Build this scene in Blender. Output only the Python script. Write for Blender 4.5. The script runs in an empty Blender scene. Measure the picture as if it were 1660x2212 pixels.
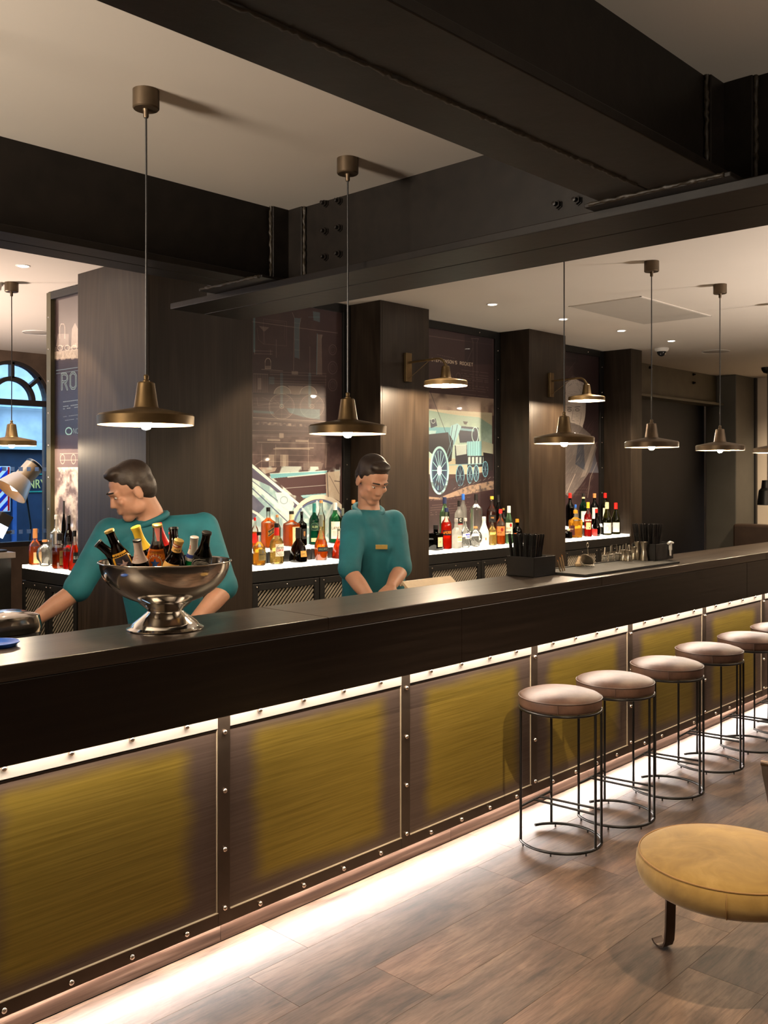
import bpy, bmesh, math, random
import numpy as np
from mathutils import Vector, Matrix, Euler
random.seed(7)
PI = math.pi
sc = bpy.context.scene
C = sc.collection
# ------------------------------------------------------------------ camera, light, exposure
EYE = 1.65                       # camera height; world X runs along the bar, Y away behind it
FPX, U0, V0 = 2056.0, 830.0, 1027.0
CA, SA = 0.7260, 0.6878          # forward = (CA, SA), right = (SA, -CA)
cam_d = bpy.data.cameras.new('camera'); cam = bpy.data.objects.new('camera', cam_d); C.objects.link(cam)
cam.location = (0, 0, EYE)
cam.rotation_euler = (PI/2, 0, math.atan2(SA, CA) - PI/2)
cam_d.sensor_fit = 'HORIZONTAL'; cam_d.sensor_width = 36.0
cam_d.lens = 36.0*FPX/1660.0
cam_d.shift_y = -(1106.0 - V0)/1660.0
cam_d.clip_start = 0.05; cam_d.clip_end = 100
sc.camera = cam
world = bpy.data.worlds.new('dusk'); sc.world = world; world.use_nodes = True
world.node_tree.nodes['Background'].inputs[0].default_value = (0.40, 0.66, 1.0, 1)
world.node_tree.nodes['Background'].inputs[1].default_value = 5.5
sc.view_settings.view_transform = 'Standard'; sc.view_settings.look = 'None'
sc.view_settings.exposure = 0.0; sc.view_settings.gamma = 1.0
sc.view_settings.use_curve_mapping = False
sc.cycles.max_bounces = 8; sc.cycles.diffuse_bounces = 4; sc.cycles.glossy_bounces = 4
sc.cycles.transparent_max_bounces = 16; sc.cycles.transmission_bounces = 6
sc.cycles.sample_clamp_indirect = 4.0
sc.cycles.use_denoising = True
WARM = (1.0, 0.76, 0.52)

def light(name, kind, loc, energy, col=WARM, radius=0.1, aim=None, spot=None, blend=0.5):
    d = bpy.data.lights.new(name, kind); d.energy = energy; d.color = col
    d.shadow_soft_size = radius
    o = bpy.data.objects.new(name, d); C.objects.link(o); o.location = loc
    if kind == 'SPOT':
        d.spot_size = math.radians(spot or 90); d.spot_blend = blend
        v = Vector(aim or (0, 0, -1)); o.rotation_euler = v.to_track_quat('-Z', 'Y').to_euler()
    return o
# lamps of the seating area beyond the frame, plus upward fills added for the ceiling
light('uplighter_bar_end', 'SPOT', (-1.5, 2.75, 2.25), 1050, (1.0, 0.86, 0.70), 0.4, (0.55, 0, 1), 150, 0.6)
light('ceiling_fill_lounge', 'SPOT', (1.2, -1.6, 1.7), 250, (1.0, 0.86, 0.70), 0.25, (0.25, 0.25, 1), 140, 0.8)  # added upward fill behind the camera, no such fixture known
light('ceiling_fill_far', 'SPOT', (7.2, -0.9, 0.7), 1700, (1.0, 0.87, 0.76), 0.25, (-0.1, 0.40, 1), 112, 0.8)  # unseen fill spot, put in to brighten the right-hand ceiling
light('ceiling_fill_window_end', 'SPOT', (1.4, 7.6, 1.2), 800, (1.0, 0.80, 0.68), 0.2, (0.35, -0.1, 1), 140, 0.8)  # invented fill that brightens the ceiling towards the window
light('ceiling_spot_lounge', 'SPOT', (2.0, 0.35, 2.88), 420, (1.0, 0.76, 0.52), 0.02, (1.0, 0.95, -2.45), 62, 0.6)
light('ceiling_spot_lounge_second', 'SPOT', (3.25, 1.72, 2.88), 300, (1.0, 0.76, 0.52), 0.02, (-0.1, -0.25, -1), 58, 0.7)
light('ceiling_spot_window_end', 'SPOT', (1.2, 5.0, 2.88), 130, (1.0, 0.86, 0.6), 0.04, (0.75, 0.12, -0.5), 70, 0.8)

light('task_lamp_fill', 'SPOT', (4.35, 9.75, 2.75), 60, (1.0, 0.72, 0.45), 0.05, (0.05, 0.1, -1), 70, 0.6)  # added warm light on the tan lamp, no such spot seen
# ------------------------------------------------------------------ picture geometry helpers
def onY(px, Y):
    u = (px-U0)/FPX; return Y*(CA+u*SA)/(SA-u*CA)
def onX(px, X):
    u = (px-U0)/FPX; return X*(SA-u*CA)/(CA+u*SA)
def dep(X, Y): return X*CA+Y*SA
def onZ(px, py, z):
    w = (EYE-z)*FPX/(py-V0); u = (px-U0)/FPX
    return w*(CA+u*SA), w*(SA-u*CA)
def zof(py, X, Y): return EYE-(py-V0)*dep(X, Y)/FPX

# ------------------------------------------------------------------ mesh builder
class MB:
    def __init__(s): s.v = []; s.f = []
    def add(s, vs, fs):
        o = len(s.v); s.v += [tuple(p) for p in vs]; s.f += [tuple(i+o for i in f) for f in fs]; return s
    def box(s, x0, x1, y0, y1, z0, z1, M=None):
        vs = [(x, y, z) for z in (z0, z1) for y in (y0, y1) for x in (x0, x1)]
        if M: vs = [M @ Vector(p) for p in vs]
        return s.add(vs, [(0, 2, 3, 1), (4, 5, 7, 6), (0, 1, 5, 4), (2, 6, 7, 3), (0, 4, 6, 2), (1, 3, 7, 5)])
    def lathe(s, prof, n=24, c=(0, 0, 0), M=None, sq=None, caps=True):
        """prof: (r, z) from bottom to top; sq: superellipse exponent per ring or None"""
        vs = []; fs = []
        for k, (r, z) in enumerate(prof):
            e = sq[k] if sq else 2.0
            for i in range(n):
                a = 2*PI*i/n
                ca, sa = math.cos(a), math.sin(a)
                q = 1.0 if e == 2.0 else (abs(ca)**e+abs(sa)**e)**(-1.0/e)
                p = Vector((r*q*ca+c[0], r*q*sa+c[1], z+c[2]))
                vs.append(M @ p if M else p)
        m = len(prof)
        for k in range(m-1):
            for i in range(n):
                j = (i+1) % n
                fs.append((k*n+i, k*n+j, (k+1)*n+j, (k+1)*n+i))
        if caps and prof[0][0] > 1e-5: fs.append(tuple(range(n-1, -1, -1)))
        if caps and prof[-1][0] > 1e-5: fs.append(tuple((m-1)*n+i for i in range(n)))
        return s.add(vs, fs)
    def tube(s, pts, r, n=8, closed=False, cap=True):
        pts = [Vector(p) for p in pts]; m = len(pts)
        rs = r if isinstance(r, (list, tuple)) else [r]*m
        vs = []; fs = []; up = None
        for k in range(m):
            if closed: t = pts[(k+1) % m]-pts[k-1]
            else: t = pts[min(k+1, m-1)]-pts[max(k-1, 0)]
            t.normalize()
            if up is None:
                up = Vector((0, 0, 1)) if abs(t.z) < 0.9 else Vector((1, 0, 0))
            a = t.cross(up); a.normalize(); b = a.cross(t); b.normalize(); up = b
            for i in range(n):
                an = 2*PI*i/n
                vs.append(pts[k]+(a*math.cos(an)+b*math.sin(an))*rs[k])
        for k in range(m if closed else m-1):
            k2 = (k+1) % m
            for i in range(n):
                j = (i+1) % n
                fs.append((k*n+i, k*n+j, k2*n+j, k2*n+i))
        if cap and not closed:
            fs.append(tuple(range(n-1, -1, -1))); fs.append(tuple((m-1)*n+i for i in range(n)))
        return s.add(vs, fs)
    def prism(s, poly, axis, a0, a1):
        """extrude a 2-D polygon along axis (0 x, 1 y, 2 z)"""
        n = len(poly); vs = []
        for a in (a0, a1):
            for p in poly:
                q = list(p); q.insert(axis, a); vs.append(tuple(q))
        fs = [tuple(range(n)), tuple(range(2*n-1, n-1, -1))]
        for i in range(n):
            j = (i+1) % n; fs.append((i, i+n, j+n, j))
        return s.add(vs, fs)
    def mesh(s, name, smooth=None):
        me = bpy.data.meshes.new(name); me.from_pydata(s.v, [], s.f)
        bm = bmesh.new(); bm.from_mesh(me); bmesh.ops.recalc_face_normals(bm, faces=bm.faces); bm.to_mesh(me); bm.free()
        if smooth is not None:
            me.polygons.foreach_set('use_smooth', [True]*len(me.polygons))
            me.set_sharp_from_angle(angle=math.radians(smooth))
        me.update(); return me

def link(name, me, mat=None, parent=None, loc=(0, 0, 0), rot=(0, 0, 0), bevel=0, seg=2):
    o = bpy.data.objects.new(name, me); C.objects.link(o)
    if mat is not None and me is not None and len(me.materials) == 0: me.materials.append(mat)
    o.location = loc; o.rotation_euler = rot
    if parent: o.parent = parent
    if bevel:
        b = o.modifiers.new('bevel', 'BEVEL'); b.width = bevel; b.segments = seg; b.limit_method = 'ANGLE'; b.angle_limit = 0.6
    return o
def obj(name, mb, mat, parent=None, smooth=None, loc=(0, 0, 0), rot=(0, 0, 0), bevel=0, seg=2):
    return link(name, mb.mesh(name, smooth), mat, parent, loc, rot, bevel, seg)
def box(name, b, mat, parent=None, bevel=0):
    return obj(name, MB().box(*b), mat, parent, bevel=bevel)
def tag(o, label=None, cat=None, group=None, kind=None):
    if label: o['label'] = label
    if cat: o['category'] = cat
    if group: o['group'] = group
    if kind: o['kind'] = kind
    return o
def thing(name, label, cat, loc=(0, 0, 0), rotz=0, group=None, kind=None):
    o = bpy.data.objects.new(name, None); C.objects.link(o); o.empty_display_size = 0.05
    o.location = loc; o.rotation_euler = (0, 0, rotz)
    return tag(o, label, cat, group, kind)
def dup(root, loc, label=None, group=None, rotz=None):
    r = root.copy(); C.objects.link(r); r.location = loc
    if rotz is not None: r.rotation_euler = (0, 0, rotz)
    if label: r['label'] = label
    if group: r['group'] = group
    for ch in list(root.children):
        c = ch.copy(); C.objects.link(c); c.parent = r
        for g in ch.children:
            d = g.copy(); C.objects.link(d); d.parent = c
    return r

# ------------------------------------------------------------------ materials
MATS = {}
class NT:
    def __init__(s, name):
        s.m = bpy.data.materials.new(name); s.m.use_nodes = True; s.t = s.m.node_tree; s.t.nodes.clear()
        s.out = s.t.nodes.new('ShaderNodeOutputMaterial')
    def n(s, typ, **kw):
        o = s.t.nodes.new(typ)
        for k, v in kw.items():
            if k.startswith('i_'): o.inputs[k[2:].replace('_', ' ')].default_value = v
            else: setattr(o, k, v)
        return o
    def l(s, a, b): s.t.links.new(a, b)
    def mapping(s, scale, coord='Object'):
        tc = s.n('ShaderNodeTexCoord'); mp = s.n('ShaderNodeMapping'); mp.inputs['Scale'].default_value = scale
        s.l(tc.outputs[coord], mp.inputs['Vector']); return mp
    def noise(s, vec, scale, detail=4, rough=0.55, dist=0):
        o = s.n('ShaderNodeTexNoise'); o.inputs['Scale'].default_value = scale; o.inputs['Detail'].default_value = detail
        o.inputs['Roughness'].default_value = rough; o.inputs['Distortion'].default_value = dist
        if vec is not None: s.l(vec.outputs[0], o.inputs['Vector'])
        return o
    def ramp(s, fac, stops):
        r = s.n('ShaderNodeValToRGB'); e = r.color_ramp.elements
        while len(e) < len(stops): e.new(0.5)
        for el, (p, c) in zip(e, stops):
            el.position = p; el.color = (*c, 1) if len(c) == 3 else c
        s.l(fac, r.inputs[0]); return r
    def bump(s, h, strength=0.2, dist=0.01):
        b = s.n('ShaderNodeBump'); b.inputs['Strength'].default_value = strength; b.inputs['Distance'].default_value = dist
        s.l(h, b.inputs['Height']); return b
    def pbsdf(s, col=None, rough=0.5, metal=0.0, **kw):
        p = s.n('ShaderNodeBsdfPrincipled')
        if col is not None: p.inputs['Base Color'].default_value = (*col, 1)
        p.inputs['Roughness'].default_value = rough; p.inputs['Metallic'].default_value = metal
        for k, v in kw.items(): p.inputs[k].default_value = v
        s.l(p.outputs[0], s.out.inputs[0]); return p

def flat(name, col, rough=0.5, metal=0.0, var=0.12, scale=9, bump=0.0, **kw):
    """plain material with a slight procedural mottling of colour and gloss"""
    if name in MATS: return MATS[name]
    t = NT(name); p = t.pbsdf(col, rough, metal, **kw)
    mp = t.mapping((1, 1, 1)); nz = t.noise(mp, scale)
    r = t.ramp(nz.outputs[0], [(0.3, tuple(c*(1-var) for c in col)), (0.7, tuple(min(1, c*(1+var)) for c in col))])
    t.l(r.outputs[0], p.inputs['Base Color'])
    if bump:
        b = t.bump(nz.outputs[0], bump, 0.004); t.l(b.outputs[0], p.inputs['Normal'])
    MATS[name] = t.m; return t.m
def emit(name, col, strength):
    if name in MATS: return MATS[name]
    t = NT(name); e = t.n('ShaderNodeEmission'); e.inputs[0].default_value = (*col, 1); e.inputs[1].default_value = strength
    t.l(e.outputs[0], t.out.inputs[0]); MATS[name] = t.m; return t.m
def wood(name, dark, mid, lite, axis='z', rough=0.45, bump=0.25, random_amt=0.0, scale=1.0, spec=0.4):
    if name in MATS: return MATS[name]
    t = NT(name); p = t.pbsdf(mid, rough); p.inputs['Specular IOR Level'].default_value = spec
    s = {'x': (0.5, 6, 6), 'y': (6, 0.5, 6), 'z': (6, 6, 0.5)}[axis]
    mp = t.mapping(tuple(k*scale for k in s))
    if random_amt:
        oi = t.n('ShaderNodeObjectInfo'); mu = t.n('ShaderNodeMath', operation='MULTIPLY'); mu.inputs[1].default_value = 40
        t.l(oi.outputs['Random'], mu.inputs[0]); t.l(mu.outputs[0], mp.inputs['Location'])
    n1 = t.noise(mp, 1.1, 3, 0.5, 1.4)
    wv = t.n('ShaderNodeTexWave', wave_type='RINGS'); wv.inputs['Scale'].default_value = 1.3; wv.inputs['Distortion'].default_value = 7
    wv.inputs['Detail'].default_value = 3; wv.inputs['Detail Scale'].default_value = 1.2
    t.l(mp.outputs[0], wv.inputs['Vector'])
    fs = {'x': (2, 90, 90), 'y': (90, 2, 90), 'z': (90, 90, 2)}[axis]
    mp2 = t.mapping(fs); n2 = t.noise(mp2, 1.0, 3, 0.6)
    m1 = t.n('ShaderNodeMix', data_type='FLOAT'); m1.inputs[0].default_value = 0.22
    t.l(n1.outputs[0], m1.inputs[2]); t.l(wv.outputs['Fac'], m1.inputs[3])
    m2 = t.n('ShaderNodeMix', data_type='FLOAT'); m2.inputs[0].default_value = 0.45
    t.l(m1.outputs[0], m2.inputs[2]); t.l(n2.outputs[0], m2.inputs[3])
    r = t.ramp(m2.outputs[0], [(0.25, dark), (0.5, mid), (0.75, lite)])
    if random_amt:
        hs = t.n('ShaderNodeHueSaturation'); mr = t.n('ShaderNodeMapRange')
        mr.inputs[3].default_value = 1-random_amt; mr.inputs[4].default_value = 1+random_amt
        t.l(oi.outputs['Random'], mr.inputs[0]); t.l(mr.outputs[0], hs.inputs['Value']); t.l(r.outputs[0], hs.inputs['Color'])
        t.l(hs.outputs[0], p.inputs['Base Color'])
    else: t.l(r.outputs[0], p.inputs['Base Color'])
    b = t.bump(m2.outputs[0], bump, 0.003); t.l(b.outputs[0], p.inputs['Normal'])
    MATS[name] = t.m; return t.m
def glass(name, tint, body=0.25, rough=0.03, translucent=None, gloss=0.12):
    """bottle glass or liquid: tinted see-through, a translucent share that takes up light, a glossy skin"""
    if name in MATS: return MATS[name]
    t = NT(name)
    tr = t.n('ShaderNodeBsdfTransparent'); tr.inputs[0].default_value = (*tint, 1)
    td = t.n('ShaderNodeBsdfTranslucent'); td.inputs[0].default_value = (*(translucent or tint), 1)
    nz = t.noise(t.mapping((1, 1, 1)), 25, 2)
    r = t.ramp(nz.outputs[0], [(0.3, tuple(c*0.85 for c in (translucent or tint))), (0.7, (translucent or tint))]); t.l(r.outputs[0], td.inputs[0])
    gl = t.n('ShaderNodeBsdfGlossy'); gl.inputs['Roughness'].default_value = rough
    m1 = t.n('ShaderNodeMixShader'); m1.inputs[0].default_value = body
    t.l(tr.outputs[0], m1.inputs[1]); t.l(td.outputs[0], m1.inputs[2])
    fr = t.n('ShaderNodeFresnel'); fr.inputs[0].default_value = 1.45
    mx = t.n('ShaderNodeMath', operation='MAXIMUM'); mx.inputs[1].default_value = gloss*0.3; t.l(fr.outputs[0], mx.inputs[0])
    m2 = t.n('ShaderNodeMixShader'); t.l(mx.outputs[0], m2.inputs[0])
    t.l(m1.outputs[0], m2.inputs[1]); t.l(gl.outputs[0], m2.inputs[2]); t.l(m2.outputs[0], t.out.inputs[0])
    MATS[name] = t.m; return t.m

M_oak = wood('dark_oak_veneer', (0.010, 0.006, 0.0036), (0.020, 0.0128, 0.0078), (0.036, 0.0245, 0.0155), 'z', 0.42, 0.25, spec=0.3)
M_bar = wood('black_oak_bar', (0.007, 0.0045, 0.0028), (0.013, 0.0085, 0.006), (0.025, 0.017, 0.012), 'x', 0.30, 0.3, spec=0.5)
M_bartop = wood('dark_oak_bar_top', (0.018, 0.012, 0.009), (0.042, 0.030, 0.022), (0.085, 0.064, 0.048), 'x', 0.30, 0.35, spec=0.5)
M_kick = wood('kickboard_oak', (0.03, 0.015, 0.009), (0.075, 0.041, 0.026), (0.22, 0.14, 0.10), 'x', 0.5, 0.3, 0.2, 1.6)
M_plank = None
M_ceil = flat('ceiling_paint', (0.62, 0.56, 0.49), 0.7, 0, 0.02, 1.5)
M_steel = flat('black_steel_paint', (0.008, 0.0056, 0.004), 0.45, 0.0, 0.3, 14, 0.25, **{'Specular IOR Level': 0.28})
M_steel_e = flat('olive_steel_paint', (0.10, 0.085, 0.055), 0.5, 0.0, 0.15, 6, 0.1)
M_weld = flat('painted_weld', (0.022, 0.016, 0.010), 0.5, 0.0, 0.4, 60, 0.3, **{'Specular IOR Level': 0.35})
M_cream = flat('cream_wall_paint', (0.62, 0.52, 0.40), 0.6, 0, 0.04, 3)
M_navy = flat('navy_wall_paint', (0.010, 0.010, 0.014), 0.6, 0, 0.2, 4)
M_olive = flat('olive_grey_column_paint', (0.09, 0.082, 0.065), 0.55, 0, 0.1, 4)
M_brownwall = flat('brown_wall_paint', (0.12, 0.08, 0.055), 0.7, 0, 0.25, 6)
M_blackmetal = flat('black_powder_coat', (0.012, 0.011, 0.010), 0.4, 0.3, 0.2, 20)
M_blackplastic = flat('black_plastic', (0.012, 0.011, 0.011), 0.35, 0, 0.2, 20)
M_rubber = flat('black_rubber', (0.018, 0.017, 0.015), 0.7, 0, 0.3, 40, 0.4)
M_bronze = flat('bronze_strip', (0.10, 0.075, 0.055), 0.38, 0.75, 0.2, 5)
M_topstrip = flat('brushed_nickel_strip', (0.55, 0.50, 0.44), 0.45, 0.4, 0.08, 5)
M_bead = flat('pale_glint_bead', (0.55, 0.46, 0.32), 0.4, 0.3, 0.05, 5)  # pale colour stands in for the glint along the panel edges
M_rivet = flat('polished_rivet', (0.80, 0.70, 0.60), 0.2, 1.0, 0.1, 50)
M_lampbrass = flat('antique_brass_lamp', (0.15, 0.098, 0.043), 0.42, 0.75, 0.25, 12)
M_lampdark = flat('dark_bronze_lamp', (0.095, 0.066, 0.040), 0.42, 0.7, 0.25, 12)
M_lampwhite = flat('cream_lamp_lining', (0.85, 0.72, 0.52), 0.5, 0, 0.04, 5)
M_chrome = flat('polished_steel', (0.68, 0.64, 0.58), 0.11, 1.0, 0.04, 4)
M_chrome_b = flat('brushed_steel', (0.62, 0.56, 0.46), 0.28, 1.0, 0.1, 30)
M_leather = flat('brown_stool_leather', (0.076, 0.041, 0.028), 0.46, 0, 0.4, 11, 0.25, **{'Specular IOR Level': 0.35})
M_seam = flat('dark_leather_piping', (0.05, 0.028, 0.02), 0.5, 0, 0.1, 10)
M_booth = flat('booth_leather', (0.045, 0.026, 0.016), 0.45, 0, 0.2, 8, 0.2)
M_wire = flat('black_stool_steel', (0.015, 0.014, 0.013), 0.33, 0.5, 0.1, 20)
M_white = flat('white_plastic', (0.8, 0.78, 0.74), 0.4, 0, 0.03, 10)
M_paper = flat('white_paper', (0.8, 0.77, 0.68), 0.7, 0, 0.05, 40)
M_bulb = emit('lit_bulb', (1.0, 0.78, 0.52), 1100)
M_bulb2 = emit('lit_wall_lamp_bulb', (1.0, 0.78, 0.54), 4500)
M_down = emit('lit_downlight', (1.0, 0.84, 0.66), 45)
M_led = emit('led_strip_light', (1.0, 0.84, 0.70), 110)
M_ledf = emit('floor_led_strip_light', (1.0, 0.90, 0.83), 140)
M_shelf = emit('lit_opal_shelf', (1.0, 0.86, 0.66), 5.5)

def suede():
    t = NT('mustard_suede'); p = t.pbsdf((0.42, 0.24, 0.07), 0.85)
    p.inputs['Sheen Weight'].default_value = 0.15; p.inputs['Sheen Roughness'].default_value = 0.5
    mp = t.mapping((1, 1, 1)); n1 = t.noise(mp, 7, 5, 0.6, 1.2)
    r = t.ramp(n1.outputs[0], [(0.3, (0.145, 0.083, 0.014)), (0.55, (0.20, 0.122, 0.024)), (0.75, (0.25, 0.160, 0.042))])
    t.l(r.outputs[0], p.inputs['Base Color']); b = t.bump(n1.outputs[0], 0.15, 0.01); t.l(b.outputs[0], p.inputs['Normal']); return t.m
M_suede = suede()
def brass_panel():
    """brushed brass burnished dark towards the edges of each panel"""
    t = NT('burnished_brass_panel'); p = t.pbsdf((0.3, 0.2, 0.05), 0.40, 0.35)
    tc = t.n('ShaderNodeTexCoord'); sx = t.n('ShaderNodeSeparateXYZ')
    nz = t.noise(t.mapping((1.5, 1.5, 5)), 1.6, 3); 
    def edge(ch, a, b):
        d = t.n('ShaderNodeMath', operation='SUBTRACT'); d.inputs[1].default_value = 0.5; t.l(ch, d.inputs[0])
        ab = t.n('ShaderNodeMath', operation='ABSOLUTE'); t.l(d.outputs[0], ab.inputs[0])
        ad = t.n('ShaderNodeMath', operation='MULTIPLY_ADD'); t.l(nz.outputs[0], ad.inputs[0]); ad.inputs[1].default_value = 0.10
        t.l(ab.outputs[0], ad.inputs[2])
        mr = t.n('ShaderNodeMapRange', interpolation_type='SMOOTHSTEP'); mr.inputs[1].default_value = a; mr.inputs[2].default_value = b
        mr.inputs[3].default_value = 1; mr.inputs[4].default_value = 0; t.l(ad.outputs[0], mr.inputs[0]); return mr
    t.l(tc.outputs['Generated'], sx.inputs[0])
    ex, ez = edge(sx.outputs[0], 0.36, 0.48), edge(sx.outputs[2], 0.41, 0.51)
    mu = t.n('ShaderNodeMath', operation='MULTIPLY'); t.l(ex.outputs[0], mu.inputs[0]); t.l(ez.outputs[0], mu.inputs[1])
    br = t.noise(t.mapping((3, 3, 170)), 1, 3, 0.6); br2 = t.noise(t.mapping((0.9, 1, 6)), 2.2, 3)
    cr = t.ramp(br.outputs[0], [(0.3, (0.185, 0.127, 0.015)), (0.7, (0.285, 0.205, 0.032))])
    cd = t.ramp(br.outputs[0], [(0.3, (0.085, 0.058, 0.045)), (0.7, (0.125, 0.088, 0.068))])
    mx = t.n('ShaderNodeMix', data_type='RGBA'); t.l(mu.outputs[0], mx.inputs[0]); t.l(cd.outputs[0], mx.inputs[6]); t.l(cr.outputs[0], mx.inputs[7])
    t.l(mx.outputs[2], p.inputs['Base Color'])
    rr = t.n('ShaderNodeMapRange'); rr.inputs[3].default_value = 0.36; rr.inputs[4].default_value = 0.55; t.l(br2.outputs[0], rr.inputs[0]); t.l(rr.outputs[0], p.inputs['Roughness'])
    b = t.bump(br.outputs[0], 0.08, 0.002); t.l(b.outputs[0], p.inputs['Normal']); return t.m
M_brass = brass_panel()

# ------------------------------------------------------------------ print drawn by the script (posters, labels)
GLYPH = {'A': '002640 1232', 'B': '0006364534330333424130 3000', 'C': '4536160501103041', 'D': '00062644422000', 'E': '46060040 0333', 'F': '460600 0333',
 'G': '45361605011030414323', 'H': '0006 4046 0343', 'I': '2026', 'J': '4641301001', 'K': '0006 460340', 'L': '060040', 'M': '0006234640', 'N': '00064046',
 'O': '160501103041453616', 'P': '00063645443303', 'Q': '160501103041453616 2240', 'R': '00063645443303 2340', 'S': '453616050413334241301001',
 'T': '0646 2620', 'U': '060110304146', 'V': '062046', 'W': '0610233046', 'X': '0046 0640', 'Y': '062346 2320', 'Z': '06460040', "'": '2624', ' ': ''}
class Canvas:
    def __init__(s, w, h, bg, T=None, seed=1):
        s.w, s.h = w, h; s.a = np.ones((h, w, 3))*np.array(bg); s.T = T or (lambda x, y: (x, y)); s.r = np.random.RandomState(seed)
    def blend(s, y0, y1, x0, x1, al, col):
        v = s.a[y0:y1, x0:x1]; v += al[..., None]*(np.array(col)-v)
    def line(s, p, q, wd, col, al=1.0):
        (x0, y0), (x1, y1) = s.T(*p), s.T(*q); m = wd/2+1
        a, b = max(0, int(min(x0, x1)-m)), min(s.w, int(max(x0, x1)+m)+2); c, d = max(0, int(min(y0, y1)-m)), min(s.h, int(max(y0, y1)+m)+2)
        if a >= b or c >= d: return
        Y, X = np.mgrid[c:d, a:b]; dx, dy = x1-x0, y1-y0; L = dx*dx+dy*dy+1e-9
        t = np.clip(((X-x0)*dx+(Y-y0)*dy)/L, 0, 1); D = np.hypot(X-x0-t*dx, Y-y0-t*dy)
        s.blend(c, d, a, b, np.clip(wd/2-D+0.5, 0, 1)*al, col)
    def pl(s, pts, wd, col, al=1.0, close=False):
        pts = list(pts)+([pts[0]] if close else [])
        for p, q in zip(pts, pts[1:]): s.line(p, q, wd, col, al)
    def rect(s, x0, y0, x1, y1, wd, col, al=1.0): s.pl([(x0, y0), (x1, y0), (x1, y1), (x0, y1)], wd, col, al, True)
    def fill(s, pts, col, al=1.0):
        P = np.array([s.T(*p) for p in pts]); a, b = max(0, int(P[:, 0].min())), min(s.w, int(P[:, 0].max())+2); c, d = max(0, int(P[:, 1].min())), min(s.h, int(P[:, 1].max())+2)
        if a >= b or c >= d: return
        Y, X = np.mgrid[c:d, a:b]; ins = np.zeros(X.shape, bool)
        for (x0, y0), (x1, y1) in zip(P, np.roll(P, -1, 0)):
            cond = ((y0 > Y) != (y1 > Y)); ins ^= cond & (X < (x1-x0)*(Y-y0)/((y1-y0) or 1e-9)+x0)
        s.blend(c, d, a, b, ins*al, col)
    def ell(s, cx, cy, rx, ry, a0=0, a1=2*PI, n=40): return [(cx+rx*math.cos(a0+(a1-a0)*i/n), cy+ry*math.sin(a0+(a1-a0)*i/n)) for i in range(n+1)]
    def text(s, tx, x, y, h, wd, col, al=1.0, sx=0.62, slope=0.0):
        """y: base line; h: capital height (author units, y down)"""
        k = h/6.0; cx = x
        for ch in tx:
            for st in GLYPH.get(ch.upper(), '').split():
                pts = [(cx+int(st[i])*k*sx*1.2, y-int(st[i+1])*k+slope*(cx-x)) for i in range(0, len(st)-1, 2)]
                s.pl(pts, wd, col, al)
            cx += 6.2*k*sx*(0.5 if ch in "I'" else 1.0)*1.2
    def cloud(s, x0, y0, x1, y1, col, al, cell=10, octv=3, seed=3, lo=0.4, hi=0.75):
        """soft blotches of colour (weathered print)"""
        (a, c), (b, d) = s.T(x0, y0), s.T(x1, y1); a, b = sorted((int(a), int(b))); c, d = sorted((int(c), int(d)))
        a, c, b, d = max(a, 0), max(c, 0), min(b, s.w), min(d, s.h)
        if a >= b or c >= d: return
        r = np.random.RandomState(seed); tot = np.zeros((d-c, b-a)); amp = 1; nrm = 0
        for o in range(octv):
            cs = max(2, cell >> o); g = r.rand((d-c)//cs+3, (b-a)//cs+3)
            yy = np.arange(d-c)/cs; xx = np.arange(b-a)/cs; yi = yy.astype(int); xi = xx.astype(int); fy = (yy-yi)[:, None]; fx = (xx-xi)[None]
            fy = fy*fy*(3-2*fy); fx = fx*fx*(3-2*fx)
            G = lambda i, j: g[np.ix_(yi+i, xi+j)]
            tot += amp*((G(0, 0)*(1-fx)+G(0, 1)*fx)*(1-fy)+(G(1, 0)*(1-fx)+G(1, 1)*fx)*fy); nrm += amp; amp *= 0.55
        s.blend(c, d, a, b, np.clip((tot/nrm-lo)/(hi-lo), 0, 1)*al, col)
    def image(s, name):
        im = bpy.data.images.new(name, s.w, s.h); px = np.ones((s.h, s.w, 4), np.float32); px[..., :3] = np.clip(s.a, 0, 1)[::-1]
        im.pixels.foreach_set(px.ravel()); im.update(); return im
def print_mat(name, img, rough=0.3, coat=0.0):
    t = NT(name); p = t.pbsdf(None, rough); p.inputs['Coat Weight'].default_value = coat; p.inputs['Coat Roughness'].default_value = 0.03
    ti = t.n('ShaderNodeTexImage'); ti.image = img; ti.interpolation = 'Cubic'
    uv = t.n('ShaderNodeTexCoord'); t.l(uv.outputs['UV'], ti.inputs[0]); t.l(ti.outputs[0], p.inputs['Base Color']); return t.m
def quad_uv(name, vs, mat, parent=None):
    me = bpy.data.meshes.new(name); me.from_pydata([tuple(v) for v in vs], [], [(0, 1, 2, 3)]); uv = me.uv_layers.new()
    for i, c in enumerate([(0, 0), (1, 0), (1, 1), (0, 1)]): uv.data[i].uv = c
    return link(name, me, mat, parent)
CREAM, TEAL, PALE = (0.80, 0.74, 0.66), (0.42, 0.66, 0.70), (0.80, 0.87, 0.84)
PLUM = (0.255, 0.18, 0.18)

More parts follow.
